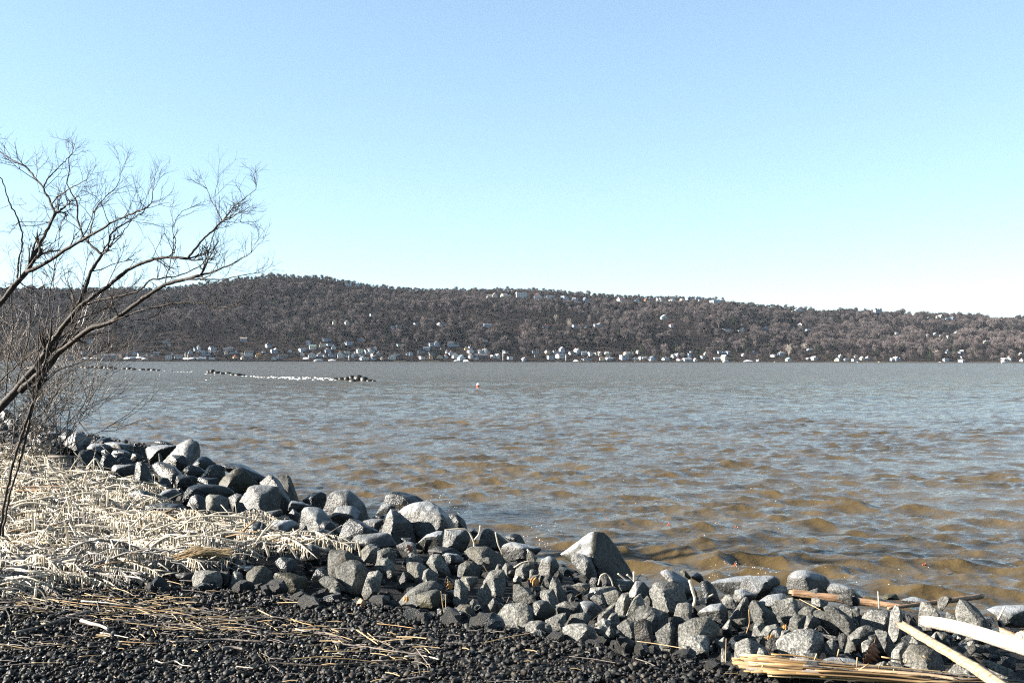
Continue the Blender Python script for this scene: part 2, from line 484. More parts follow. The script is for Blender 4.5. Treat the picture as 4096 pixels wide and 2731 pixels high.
FORMN = {'s': 'gabled house', 'f': 'gable-end house', 'l': 'low building', 'k': 'flat-roofed house', 'v': 'two-block house', 'h': 'hip-roofed house'}
wall_m = {k: flat('wall_' + WALLN[k].replace(' ', '_').replace('-', '_'), c, 0.75, 0.2, 0.07) for k, c in WALL.items()}
roof_m = {k: flat('roof_' + ROOFN[k].split()[0].replace('-', '_'), c, 0.6, 0.3, 0.12) for k, c in ROOF.items()}
glass_m = flat('window_glass', (0.03, 0.035, 0.045), 0.15, 0.6)
brick_m = flat('chimney_brick', (0.22, 0.12, 0.09), 0.9, 0.2)

HLIST = []     # dicts: x, y (base), w, h in 1024 px, P world, ...
for (ox, oy, s), txt in HOUSES:
    for e in txt.replace('\n', ' ').split(';'):
        a = e.split()
        x, y, w_, h_ = ox + float(a[0]) * s, oy + float(a[1]) * s, float(a[2]) * s, float(a[3]) * s
        HLIST.append(dict(x=x, y=y, w=w_, h=h_, wall=a[4], roof=a[5], form=a[6]))

def gable_parts(W, D, Hh, along_x, roofpitch, ov=0.5):
    """wall and roof arrays of one block centred on the origin"""
    mw, mr = MB(), MB()
    if not along_x:
        W, D = D, W
    rise = D * 0.5 * roofpitch
    eave = Hh - rise
    V = np.array([[-W/2, -D/2, -3], [W/2, -D/2, -3], [W/2, D/2, -3], [-W/2, D/2, -3], [-W/2, -D/2, eave], [W/2, -D/2, eave], [W/2, D/2, eave], [-W/2, D/2, eave], [-W/2, 0, Hh - .05], [W/2, 0, Hh - .05]], float)
    Fq = [[0, 1, 5, 4], [2, 3, 7, 6], [1, 2, 6, 5], [3, 0, 4, 7], [5, 6, 9, 9], [7, 4, 8, 8]]
    k = rise / (D * 0.5)
    t = 0.28
    def slab(sg):
        y0, z0 = sg * (D/2 + ov), eave - ov * k
        return np.array([[-W/2-ov, y0, z0], [W/2+ov, y0, z0], [W/2+ov, 0, Hh], [-W/2-ov, 0, Hh], [-W/2-ov, y0, z0+t], [W/2+ov, y0, z0+t], [W/2+ov, 0, Hh+t], [-W/2-ov, 0, Hh+t]], float)
    RV = [slab(-1), slab(1)]
    if not along_x:
        rot = np.array([[0, -1, 0], [1, 0, 0], [0, 0, 1]], float).T
        V = V @ rot
        RV = [r_ @ rot for r_ in RV]
        W, D = D, W
    mw.add(V, Fq)
    for r_ in RV: mr.add(r_, BOXF)
    return mw, mr, eave
def hip_parts(W, D, Hh):
    mw, mr = MB(), MB()
    rise = min(W, D) * 0.22
    e = Hh - rise
    mw.add(boxv(-W/2, W/2, -D/2, D/2, -3, e), BOXF)
    o = 0.6
    r0 = max(W/2 - D/2, 0.5)
    V = np.array([[-W/2-o, -D/2-o, e], [W/2+o, -D/2-o, e], [W/2+o, D/2+o, e], [-W/2-o, D/2+o, e], [-r0, 0, Hh], [r0, 0, Hh]], float)
    mr.add(V, [[0, 1, 5, 4], [1, 2, 5, 5], [2, 3, 4, 5], [3, 0, 4, 4], [0, 3, 2, 1]])
    return mw, mr, e
def flat_parts(W, D, Hh):
    mw, mr = MB(), MB()
    mw.add(boxv(-W/2, W/2, -D/2, D/2, -3, Hh - 0.4), BOXF)
    mr.add(boxv(-W/2-.4, W/2+.4, -D/2-.4, D/2+.4, Hh - 0.397, Hh), BOXF)
    return mw, mr, Hh - 0.4

def build_house(hs, rng):
    P = hill_hit(hs['x'], hs['y'])
    Y = P[1]
    pxm = Y / F
    W, Hh = hs['w'] * pxm, max(hs['h'] * pxm, 2.2)
    hs['P'] = P
    rot = rng.uniform(0.05, 0.75)
    if hs['form'] == 'l': rot *= 0.4
    root = link('house', None, None, P, (0, 0, rot))
    root.empty_display_size = 1
    hs['o'] = root
    D = float(np.clip(W * 0.8, 4, 11))
    fm = hs['form']
    blocks = []
    if fm == 'v':
        blocks = [('f' if rng.rand() < .6 else 's', -0.22 * W if rng.rand() < .5 else 0.22 * W, W * 0.5, Hh, -1.0), ('s' if rng.rand() < .7 else 'k', 0, W * 0.96, Hh * 0.72, 1.0)]
    else:
        blocks = [(fm, 0, W, Hh, 0)]
    for bi, (f2, dx, bw, bh, dy) in enumerate(blocks):
        bd = D if bi == 0 else D * 0.8
        if f2 == 'f': mw, mr, ev = gable_parts(bw, bd, bh, False, float(np.clip(0.55 * bh / max(bw * .5, 1), .4, 1.1)) if bw > bh else 0.9)
        elif f2 == 's': mw, mr, ev = gable_parts(bw, bd, bh, True, float(np.clip(0.42 * bh / (bd * .5), .3, 0.9)))
        elif f2 == 'l': mw, mr, ev = gable_parts(bw, bd, bh, True, float(np.clip(0.36 * bh / (bd * .5), .15, 0.5)))
        elif f2 == 'h': mw, mr, ev = hip_parts(bw, bd, bh)
        else: mw, mr, ev = flat_parts(bw, bd, bh)
        for mb_ in (mw, mr):
            mb_.V = [v + np.array([dx, dy, 0], np.float32) for v in mb_.V]
        ww = wall_m[hs['wall']]
        mw.build('wall', ww, root, False)
        rf = mr.build('roof', roof_m[hs['roof']], root, False)
        if bi == 0 and hs['w'] > 3.4 and f2 != 'k' and rng.rand() < .6:
            c = MB(); cx = dx + bw * rng.uniform(-.3, .3)
            c.add(boxv(cx - .45, cx + .45, dy - .45, dy + .45, bh - 1.6, bh + 1.3), BOXF)
            c.build('chimney', brick_m, rf, False)
        # windows on the side facing the river and on the left-hand end
        if hs['w'] > 3.0:
            st = max(1, int(round(ev / 3.0)))
            nwin = int(np.clip(round(bw / 3.2), 2, 6 if f2 != 'l' else 9))
            for fl in range(min(st, 3)):
                z0 = ev / st * fl + ev / st * 0.30
                z1 = z0 + min(1.7, ev / st * 0.5)
                me = MB()
                ww_ = bw / nwin * 0.42
                me.add(boxv(-ww_/2, ww_/2, -0.06, 0.06, z0, z1), BOXF)
                me = me.mesh('window', glass_m, False)
                for k in range(nwin):
                    if hs['w'] < 5 and k % 2: continue
                    link('window', me, root, (dx + bw * ((k + .5) / nwin - .5), dy - bd / 2, 0))
                if hs['w'] > 5:
                    sm = MB(); sm.add(boxv(-0.06, 0.06, -.6, .6, z0, z1), BOXF)
                    sm = sm.mesh('window', glass_m, False)
                    for k in (-1, 1):
                        link('window', sm, root, (dx - bw / 2, dy + k * bd * .22, 0))
    return root

_rng = np.random.RandomState(21)
for hs in HLIST:
    build_house(hs, _rng)

def shore_y(x): return 359.9 + (x - 120) * 0.0025
def row_of(hs):
    dy = shore_y(hs['x']) - hs['y']
    if dy < 3.2: return 'shore'
    if dy < 6.6: return 'second'
    if dy < 11: return 'third'
    return 'ridge' if hs['y'] < 316 - 0 and hs['y'] < 306 + max(0, (hs['x'] - 700)) * .05 else 'slope'
ROWN = {'shore': 'at the far waterline', 'second': 'above the waterline', 'third': 'higher up', 'slope': 'on the wooded slope', 'ridge': 'on the hill crest'}
LANDM = {'shore': [(259.5, 'the golden willow'), (499, 'the tall white mast'), (789, 'the tall pale sycamore')],
         'second': [(259.5, 'the golden willow'), (503, 'the tall white mast'), (789, 'the tall pale sycamore')],
         'third': [(259.5, 'the golden willow'), (503, 'the tall white mast'), (789, 'the tall pale sycamore')],
         'slope': [(334, 'the three tall gables'), (569, 'the pale-trunked tree')],
         'ridge': [(521.5, 'the red-roofed villa'), (813, 'the dark ridge pine')]}
for row in ROWN:
    hh = sorted([h for h in HLIST if row_of(h) == row], key=lambda h: h['x'])
    for h in hh:
        h['row'] = row
        kind_ = (h['wall'], h['form'])
        lx, ln = min(LANDM[row], key=lambda l: abs(l[0] - h['x']))
        side = 'right' if h['x'] > lx else 'left'
        same = [g for g in hh if (g['wall'], g['form']) == kind_ and (g['x'] > lx) == (h['x'] > lx)
                and min(LANDM[row], key=lambda l: abs(l[0] - g['x']))[1] == ln]
        same.sort(key=lambda g: abs(g['x'] - lx))
        n = same.index(h)
        wn = '%s %s' % (WALLN[h['wall']], FORMN[h['form']])
        if abs(h['x'] - lx) < 0.6:
            lab = '%s, %s, %s, right at %s' % (wn, ROOFN[h['roof']], ROWN[row], ln)
        else:
            lab = '%s %s, %s %s of %s' % (wn, ROWN[row], (ORD[n] + ' such') if len(same) > 1 else 'only such', side, ln)
        if abs(h['x'] - 521.5) < 1.2 and row == 'ridge':
            lab = 'large white flat-topped villa with red roof edge on the hill crest'
        if row == 'slope' and abs(h['x'] - 334.3) < 1 and h['h'] > 4 and h['form'] == 'f': lab = 'leftmost of three tall pale gable houses halfway up the slope'
        h['short'] = '%s of %s' % (side, ln)
        tag(h['o'], lab, 'house' if h['form'] != 'l' else 'building', 'houses of the far shore')
# ------------------------------------------------------------------ woods of the far shore
def twig_material(name, c0, c1):
    m, t, b = mat(name)
    oi = nd(t, 'ShaderNodeObjectInfo')
    r = ramp(t, oi.outputs['Random'], [(0.0, c0), (0.55, tuple((a + c) / 2 for a, c in zip(c0, c1))), (1.0, c1)])
    t.links.new(r.outputs[0], b.inputs['Base Color'])
    b.inputs['Roughness'].default_value = 0.9
    b.inputs['Specular IOR Level'].default_value = 0.1
    return m
twig_far_m = twig_material('bare_twigs_far', (0.034, 0.0285, 0.030), (0.100, 0.083, 0.082))
pale_m = twig_material('pale_bark_far', (0.20, 0.175, 0.15), (0.24, 0.215, 0.185))
gold_m = twig_material('willow_twigs', (0.30, 0.185, 0.060), (0.33, 0.205, 0.07))
green_m = twig_material('evergreen_needles', (0.022, 0.034, 0.022), (0.045, 0.055, 0.03))
bark_far_m = flat('bark_far', (0.10, 0.085, 0.075), 0.9, 0.1)

def blades(P0, P1, w, rng):
    d = P1 - P0
    s = np.cross(d, rng.normal(size=d.shape))
    s /= np.linalg.norm(s, axis=1, keepdims=True) + 1e-9
    V = np.stack([P0 - s * w[:, None], P0 + s * w[:, None], P1 + s * w[:, None] * .35, P1 - s * w[:, None] * .35], 1).reshape(-1, 3)
    Q = np.arange(len(P0) * 4).reshape(-1, 4)
    return V, Q
def bare_crown(seed, H=15.0, W=11.0, n=900, wid=0.17):
    rng = np.random.RandomState(seed)
    mb = MB()
    cz, rz, rr = H * 0.56, H * 0.42, W * 0.5
    lumps = [(rng.uniform(-.45, .45) * rr, rng.uniform(-.45, .45) * rr, cz + rng.uniform(-.15, .35) * rz, rng.uniform(.45, .75)) for _ in range(5)]
    for L in lumps:
        p = np.array([[0, 0, H * .12], [L[0] * .3, L[1] * .3, H * .32], [L[0], L[1], L[2]]])
        mb.tube(p, [W * .03, W * .022, W * .012], 4, False)
    k = n // len(lumps)
    for L in lumps:
        d = rng.normal(size=(k, 3)); d[:, 2] = d[:, 2] * 1.0 + .15
        d /= np.linalg.norm(d, axis=1, keepdims=True)
        c = np.array([L[0], L[1], L[2]])
        r0 = rng.uniform(.15, 1, k)[:, None] ** .6
        P0 = c + d * r0 * L[3] * np.array([rr, rr, rz])
        dd = d + rng.normal(size=(k, 3)) * .35 + np.array([0, 0, .5])
        P1 = P0 + dd * rng.uniform(.5, 1.1, k)[:, None] * (H * .09)
        mb.add(*blades(P0, P1, rng.uniform(.6, 1.2, k) * wid * H / 15, rng))
    return mb
def evergreen_crown(seed, H=15.0, W=6.0):
    rng = np.random.RandomState(seed)
    mb = MB()
    n = 320
    z = rng.uniform(.04, 1, n) ** .8
    a = rng.uniform(0, 6.283, n)
    rad = (1 - z) * W * .5 * rng.uniform(.75, 1.1, n)
    P0 = np.stack([np.cos(a) * rad * .25, np.sin(a) * rad * .25, z * H + .3], -1)
    P1 = np.stack([np.cos(a) * rad, np.sin(a) * rad, z * H - rad * .25], -1)
    P1[:, 2] += (z > .9) * H * .04
    mb.add(*blades(P0, P1, 0.22 + .10 * rad, rng))
    return mb
CROWN = []
for k, (H, W) in enumerate([(17, 12), (16, 14), (19, 12.5), (14, 11), (18, 15)]):
    CROWN.append(bare_crown(40 + k, H, W).mesh('crown', twig_far_m, False))
EVER = [evergreen_crown(60 + k, H, W).mesh('crown', green_m, False) for k, (H, W) in enumerate([(17, 6.5), (13, 7.5)])]
shade_twig_m = twig_material('understory_shade_twigs', (0.010, 0.009, 0.010), (0.024, 0.020, 0.020))  # woodland shade put into the twig colour
SHADE_DARK = bare_crown(80, 15, 15, 420, .24).mesh('crown', shade_twig_m, False)
PALE = [bare_crown(70, 20, 12, 420, .2).mesh('crown', pale_m, False), bare_crown(71, 16, 11, 420, .2).mesh('crown', pale_m, False)]
GOLD = bare_crown(72, 9.5, 11.5, 700, .3).mesh('crown', gold_m, False)
def trunk_mesh(m, r=.28, h=4.5):
    mb = MB(); mb.tube([[0, 0, -1], [0.1, 0, h * .5], [0, .1, h]], [r, r * .8, r * .6], 5, False)
    return mb.mesh('trunk', m)
TRUNK, TRUNKP = trunk_mesh(bark_far_m), trunk_mesh(pale_m, .4, 7)

rng = np.random.RandomState(9)
# house boxes that must stay clear of trees standing before them
HB = np.array([[h['x'] - h['w'] * .5, h['x'] + h['w'] * .5, h['y'] - h['h'], h['y'], h['P'][1]] for h in HLIST])
def layer(d, seed):
    r = np.random.RandomState(seed)
    Ys_, Xs_ = np.arange(1480, 2900, d), np.arange(-1750, 1750, d)
    X, Y = np.meshgrid(Xs_, Ys_)
    X = X.ravel() + r.uniform(-.46, .46, X.size) * d; Y = Y.ravel() + r.uniform(-.46, .46, Y.size) * d
    u = X / Y
    ys, yr, _ = hill_params(u)
    t = (Y - ys) / (yr - ys)
    ok = (np.abs(u) < .60) & (t > .004) & (t < 1.10)
    return X[ok], Y[ok], t[ok]
cX, cY, ct = layer(15.5, 1)                      # the canopy
uX, uY, ut = layer(10.5, 2)                      # understory, coloured near-black to stand for shade between the crowns
TX, TY, tt = np.concatenate([cX, uX]), np.concatenate([cY, uY]), np.concatenate([ct, ut])
N = len(TX)
canopy = np.arange(N) < len(cX)
TZ = zh(TX, TY)
hollow = vnoise(np.stack([TX / 150, TY / 90, TX * 0], -1), 31) + .5 * vnoise(np.stack([TX / 30, TY / 40, TX * 0], -1), 32)  # thins the canopy in noise patches so dark twigs read as shaded hollows
sc = np.where(canopy, rng.uniform(.62, 1.18, N) * (1 + .25 * vnoise(np.stack([TX / 40, TY / 40, TX * 0], -1), 33)), rng.uniform(.34, .62, N))
sc *= np.where(tt > .86, np.where(canopy, .52, .9), 1.0) * np.clip(.70 + tt * 2.4, .70, 1.0)
ever = canopy & (rng.rand(N) < np.where(tt < .22, .15, .03) + .25 * (vnoise(np.stack([TX / 60, TY / 60, TX * 0 + 5], -1), 35) > .62))
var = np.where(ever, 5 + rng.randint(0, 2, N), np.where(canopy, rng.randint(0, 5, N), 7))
keep = np.where(canopy, (hollow > -.30) | (rng.rand(N) < .15) | (tt > .86), rng.rand(N) < np.where(tt < .1, .55, .95))
px = np.empty((N, 2)); pxt = np.empty(N)
Q = np.stack([TX, TY, TZ - CAM_H], -1) @ M3
px[:, 0] = 512 + F * Q[:, 0] / -Q[:, 2]; px[:, 1] = 341 - F * Q[:, 1] / -Q[:, 2]
hh = np.where(var < 5, 15, 15) * sc
ph = hh * F / TY; pw = np.where(var < 5, 10.5, 6) * sc * F / TY
def conflicts():
    c = np.zeros(N, bool)
    for b_ in HB:
        hbx = (px[:, 0] + pw * .45 > b_[0]) & (px[:, 0] - pw * .45 < b_[1])
        c |= hbx & (TY < b_[4] + 9) & (px[:, 1] > b_[2]) & (px[:, 1] - ph * .95 < b_[3] - (b_[3] - b_[2]) * .22)
    return c
for f_ in (.5, .55):
    c_ = conflicts()
    sc = np.where(c_, sc * f_, sc); ph = np.where(c_, ph * f_, ph); pw = np.where(c_, pw * f_, pw)
keep &= ~conflicts()
idx = np.where(keep)[0]
TX, TY, TZ, sc, var, px, tt = TX[idx], TY[idx], TZ[idx], sc[idx], var[idx], px[idx], tt[idx]
inview = (px[:, 0] > 2) & (px[:, 0] < 1022)
order = np.argsort(np.where(inview & (var != 7), TY / sc ** .25, 9e9))
single = order[:285]
rest = np.setdiff1d(np.arange(len(TX)), single)
print('trees', len(TX))

TLM = [(2, 'the left picture edge'), (75, 'the low dark-roofed building'), (140, 'the shrink-wrapped boats'), (200, 'the right boat masts'), (330, 'the white-edged pier'), (445, 'the tan house'), (566, 'the slim pole'), (610, 'the red-roofed cottage'), (725, 'the cream dock house'), (863, 'the long pale pier'), (1008, 'the right-edge cottage'), (259.5, 'the golden willow'), (390, 'the big white villa'), (503, 'the tall white mast'), (671, 'the spruce clump'), (789, 'the tall pale sycamore'), (960, 'the broad conifer')]
def tree_info(i):
    x, y = px[i]
    lx, ln = min(TLM, key=lambda l: abs(l[0] - x))
    up = shore_y(x) - y
    return ('dark evergreen' if var[i] in (5, 6) else ('large bare tree' if sc[i] > .78 else ('small bare tree' if sc[i] < .6 else 'bare brown tree')), 'at the far waterline' if up < 3 else ('above the waterline' if up < 6 else 'at the slope foot'), ln, bool(x > lx), abs(x - lx))
info = {i: tree_info(i) for i in single}
for i in single:
    k4 = info[i][:4]
    same = sorted([j for j in single if info[j][:4] == k4], key=lambda j: info[j][4])
    n = same.index(i)
    ev = var[i] in (5, 6)
    root = link('evergreen_tree' if ev else 'bare_tree', None, None, (TX[i], TY[i], TZ[i] - .2), (0, 0, rng.uniform(0, 6.28)))
    root.scale = (sc[i],) * 3
    link('crown', SHADE_DARK if var[i] == 7 else (EVER[var[i] - 5] if ev else CROWN[var[i]]), root)
    link('trunk', TRUNK, root)
    tag(root, '%s %s, %s %s of %s' % (k4[0], k4[1], ORD[n] if len(same) > 1 else 'only one', 'right' if k4[3] else 'left', k4[2]), 'tree', 'trees of the far shore')

def special(x, y, me, tr, name, label, s=1.0, up=0):
    P = hill_hit(x, y)
    r_ = link(name, None, None, P - np.array([0, 0, .3]), (0, 0, 1.0))
    r_.scale = (s, s, s)
    link('crown', me, r_); link('trunk', tr, r_)
    tag(r_, label, 'tree', 'trees of the far shore')
    return P
special(259.5, 358.0, GOLD, TRUNK, 'willow_tree', 'round golden willow glowing yellow at the far waterline', 0.92)
special(789, 356.5, PALE[0], TRUNKP, 'sycamore_tree', 'tall pale sycamore standing at the far waterline', 1.1)
special(805, 352, PALE[1], TRUNKP, 'sycamore_tree', 'pale spreading sycamore right of the tallest pale sycamore', 1.0)
special(569.6, 329.5, PALE[0], TRUNKP, 'sycamore_tree', 'pale-trunked tree beside the white house halfway up the slope', 0.95)
special(614.5, 326.5, PALE[1], TRUNKP, 'sycamore_tree', 'pale forked tree right of the white house halfway up the slope', 0.9)
special(556, 322, PALE[1], TRUNKP, 'sycamore_tree', 'whitish bare tree below the ridge villas', 0.9)
special(937, 357.5, PALE[1], TRUNKP, 'sycamore_tree', 'pale bare tree by the waterline below the right-hand hill', 0.85)
special(955, 357.5, EVER[1], TRUNK, 'evergreen_tree', 'broad dark conifer between two white houses below the right-hand hill', 1.25)
special(814.5, 309, EVER[0], TRUNK, 'evergreen_tree', 'dark ridge pine standing up against the pale sky', 0.75)
for x_, l_ in ((788.5, 'squat dark conifer left of the white crest house'), (694, 'dark pine behind the roofs on the hill crest'), (706, 'twin dark pine above the wide slate-blue roof'), (628, 'dark pine right of the white chimney house on the crest')):
    special(x_, float(np.interp(x_, _rx, _ry)) + 12.5, EVER[0], TRUNK, 'evergreen_tree', l_, 0.95)
for k, (x_, y_) in enumerate([(667, 352), (672, 352), (676, 351), (697, 353), (723, 350), (739, 352), (747, 353), (633, 352), (641, 352), (155, 354), (131, 352)]):
    special(x_, y_, EVER[k % 2], TRUNK, 'evergreen_tree', ['tall dark spruce, leftmost of the spruce clump above the right shore', 'tall dark spruce in the middle of the spruce clump above the right shore', 'tall dark spruce at the right of the spruce clump above the shore', 'lone dark spruce right of the spruce clump', 'slim dark spruce above the white dock house', 'spruce behind the cream two-block house with the dock', 'second spruce behind the cream two-block house with the dock',
       'brownish spruce above the small cream house with pale roof', 'slim spruce right of the small cream house with pale roof', 'dark conifer above the white shrink-wrapped boats', 'dark conifer near the grey house high above the boats'][k], rng.uniform(.85, 1.1))

special(470, 352, SHADE_DARK, TRUNK, 'bare_tree', 'low thicket tree coloured shade-dark above the brown barn', .55)
def instancer(name, pts, scl, vr, meshes_objs):
    """one object of points; a geometry-nodes tree puts one of the tree crowns on each point"""
    me = bpy.data.meshes.new(name)
    me.vertices.add(len(pts))
    me.vertices.foreach_set('co', np.asarray(pts, np.float32).ravel())
    a = me.attributes.new('scl', 'FLOAT', 'POINT'); a.data.foreach_set('value', np.asarray(scl, np.float32))
    a = me.attributes.new('variant', 'INT', 'POINT'); a.data.foreach_set('value', np.asarray(vr, np.int32))
    a = me.attributes.new('turn', 'FLOAT', 'POINT'); a.data.foreach_set('value', rng.uniform(0, 6.28, len(pts)).astype(np.float32))
    o = link(name, me)
    g = bpy.data.node_groups.new(name + '_nodes', 'GeometryNodeTree')
    g.interface.new_socket('Geometry', in_out='INPUT', socket_type='NodeSocketGeometry')
    g.interface.new_socket('Geometry', in_out='OUTPUT', socket_type='NodeSocketGeometry')
    gi, go = g.nodes.new('NodeGroupInput'), g.nodes.new('NodeGroupOutput')
    jn = g.nodes.new('GeometryNodeJoinGeometry')
    def attr(nm, ty):
        n = g.nodes.new('GeometryNodeInputNamedAttribute'); n.data_type = ty; n.inputs[0].default_value = nm
        return n.outputs[0]
    vv, ss, tn = attr('variant', 'INT'), attr('scl', 'FLOAT'), attr('turn', 'FLOAT')
    for k, src in enumerate(meshes_objs):
        oi = g.nodes.new('GeometryNodeObjectInfo'); oi.inputs['Object'].default_value = src; oi.inputs['As Instance'].default_value = True
        cmp_ = g.nodes.new('FunctionNodeCompare'); cmp_.data_type = 'INT'; cmp_.operation = 'EQUAL'
        ii = [s for s in cmp_.inputs if s.type == 'INT']
        g.links.new(vv, ii[0]); ii[1].default_value = k
        ip = g.nodes.new('GeometryNodeInstanceOnPoints')
        g.links.new(gi.outputs[0], ip.inputs['Points']); g.links.new(cmp_.outputs[0], ip.inputs['Selection'])
        g.links.new(oi.outputs['Geometry'], ip.inputs['Instance']); g.links.new(ss, ip.inputs['Scale'])
        cb = g.nodes.new('ShaderNodeCombineXYZ'); g.links.new(tn, cb.inputs[2])
        g.links.new(cb.outputs[0], ip.inputs['Rotation'])
        g.links.new(ip.outputs[0], jn.inputs[0])
    g.links.new(jn.outputs[0], go.inputs[0])
    o.modifiers.new('scatter', 'NODES').node_group = g
    return o
_src = []
for me in CROWN + EVER + [SHADE_DARK]:
    _src.append(next(o for o in bpy.data.objects if o.data is me and o.name.startswith('crown')))
wood = instancer('hillside_woods', np.stack([TX, TY, TZ - .3], -1)[rest], sc[rest], var[rest], _src)
tag(wood, 'bare winter woods covering the far hillside behind the shore houses', 'woods', kind='stuff')

# ------------------------------------------------------------------ waterfront: seawall, docks, boats, mast
stone_far = flat('seawall_stone', (0.06, 0.055, 0.05), .9, .2, .3)
pale_wall = flat('pale_seawall', (0.20, 0.17, 0.125), .9, .2, .1)
boat_m = flat('white_boat_wrap', (0.42, 0.42, 0.42), .45, .4, .06)
mb = MB()
xs = np.linspace(-20, 1044, 260)
pts = []
for x in xs:
    u = (x - 512) / F
    ys = float(hill_params(np.array([u]))[0][0])
    pts.append((u * (ys - 2.5), ys - 2.5, ys))
pts = np.array(pts)
hgt = 0.9 + 1.3 * (0.5 + 0.5 * vnoise(np.stack([pts[:, 0] / 22, pts[:, 0] * 0, pts[:, 0] * 0], -1), 3))
n = len(pts)
V = np.concatenate([np.stack([pts[:, 0], pts[:, 1], np.full(n, WZ - 1)], -1), np.stack([pts[:, 0], pts[:, 1] + .3, WZ + hgt], -1), np.stack([pts[:, 0], pts[:, 1] + 4, WZ + hgt - .1], -1)])
i = np.arange(n - 1)
mb.add(V, np.vstack([np.stack([i, i + 1, n + i + 1, n + i], -1), np.stack([n + i, n + i + 1, 2 * n + i + 1, 2 * n + i], -1)]))
tag(mb.build('seawall', stone_far, None, False), 'long dark stone seawall along the whole far waterline', 'seawall')

def shore_pt(x, dy=-5.0):
    u = (x - 512) / F
    ys = float(hill_params(np.array([u]))[0][0]) + dy
    return np.array([u * ys, ys, WZ])
DOCKS = [(780, 44 * .24, 'pale concrete pier wall below the tallest sycamore'), (863, 48 * .22, 'long pale pier wall on the right of the far shore'), (946, 12, 'thin wooden pier on posts on the right of the far shore'), (883, 8, 'low pale pier at the right end of the white cottages'), (655, 11, 'pale stone landing beside the slate gable-end house'),
         (640, 11, 'white-railed pier in front of the spruce clump'), (585, 9, 'low pale jetty left of the spruce clump'), (430, 18, 'long low wooden pier left of the tan house'), (338, 13, 'white-edged pier below the white villa'), (400, 12, 'wooden jetty with posts between the white cottages'), (167, 24, 'long dark pier on posts in front of the wrapped boats'), (320, 9, 'short white floating dock right of the willow')]
for x, wpx, lab in DOCKS:
    P = shore_pt(x, -9)
    wm = wpx * P[1] / F
    rt = tag(link('pier', None, None, P), lab, 'pier', 'piers of the far shore')
    d = MB(); d.add(boxv(-wm / 2, wm / 2, -1.5, 5.2, 0.9, 1.5), BOXF); d.build('deck', pale_wall if 'dark' not in lab else stone_far, rt, False)
    pm = MB(); pm.add(boxv(-.2, .2, -.2, .2, -1.5, 0.9), BOXF); pm = pm.mesh('post', stone_far, False)
    for k in range(max(3, int(wm / 4))):
        link('post', pm, rt, (-wm / 2 + .5 + (wm - 1) * k / (max(3, int(wm / 4)) - 1), -1.1, 0))
def boat_meshes(L):
    hv, w_ = [], L * .16
    mb = MB()
    st = np.linspace(-1, 1, 7)
    for s in st:
        k = max(0.08, (1 - max(0, s) ** 2.4))
        hv += [[s * L / 2, -w_ * k, 1.3 + .25 * max(0, s)], [s * L / 2 * .93, 0, -.3], [s * L / 2, w_ * k, 1.3 + .25 * max(0, s)], [s * L / 2 * .96, 0, 1.3 + (L * .16) * (1 - s * s) + .5]]
    q = []
    for a in range(6):
        for b_ in range(4):
            q.append([a * 4 + b_, a * 4 + (b_ + 1) % 4, a * 4 + 4 + (b_ + 1) % 4, a * 4 + 4 + b_])
    q += [[0, 1, 2, 3], [27, 26, 25, 24]]
    mb.add(np.array(hv, float), q)
    return mb.mesh('wrapped_boat', boat_m, False)
BM = [boat_meshes(L) for L in (9, 12, 15)]
BOATS = [(86, 2, 358.3), (93, 1, 358.0), (127, 1, 358.0), (133, 2, 357.6), (139, 2, 357.4), (145, 0, 358.2), (186, 1, 358.1), (191, 0, 357.8), (196, 1, 357.2), (201, 2, 357.8), (207, 1, 357.2), (212, 0, 358.0), (306, 1, 357.7), (319, 2, 359.0), (332, 1, 359.0), (457, 0, 360.0), (466, 0, 360.3), (576, 0, 360.4), (726, 1, 361.0), (748, 2, 361.1), (1004, 0, 361.4)]
for k, (x, v, y) in enumerate(BOATS):
    P = shore_pt(x, 2 + (359.5 - y) * 4); P[2] = WZ + max(.2, 1.4 + (358.5 - y) * 1.5) if y < 359 else WZ + 0.1
    if y >= 359: P = shore_pt(x, -13)
    o = link('boat', BM[v], None, P, (0, 0, [0.2, 2.9, -.3, .6, 3.3][k % 5]))
    side = 'left' if x < 259.5 else 'right'
    tag(o, '%s white shrink-wrapped boat, %s boat counted %s from the golden willow' % (['small', 'mid-sized', 'large'][v], ORD[sorted([b[0] for b in BOATS if (b[0] < 259.5) == (x < 259.5)], key=lambda q: abs(q - 259.5)).index(x)], 'leftwards' if side == 'left' else 'rightwards'), 'boat', 'boats laid up on the far shore')
mast_m = flat('white_mast', (.75, .75, .74), .5, .4)
for x, yb, hp, lab in ((503, 359.5, 11.2, 'tall white mast standing by the far waterline'), (185.2, 358.5, 8.5, 'slim white boat mast above the wrapped boats'), (188, 358.5, 7, 'shorter second mast above the wrapped boats'), (565.9, 358.5, 6.5, 'slim pole beside the white house with pale roof right of the tall mast'), (349, 357, 5.5, 'slim pole right of the large white villa at the waterline')):
    P = shore_pt(x, 1); P[2] = WZ + 1
    mb = MB(); mb.tube([[0, 0, 0], [0, 0, hp * P[1] / F]], [.32, .2], 6)
    mb.tube([[-1.2, 0, hp * P[1] / F * .7], [1.2, 0, hp * P[1] / F * .7]], [.12, .12], 4)
    tag(link('mast', mb.mesh('mast', mast_m), None, P), lab, 'mast', 'masts of the far shore')
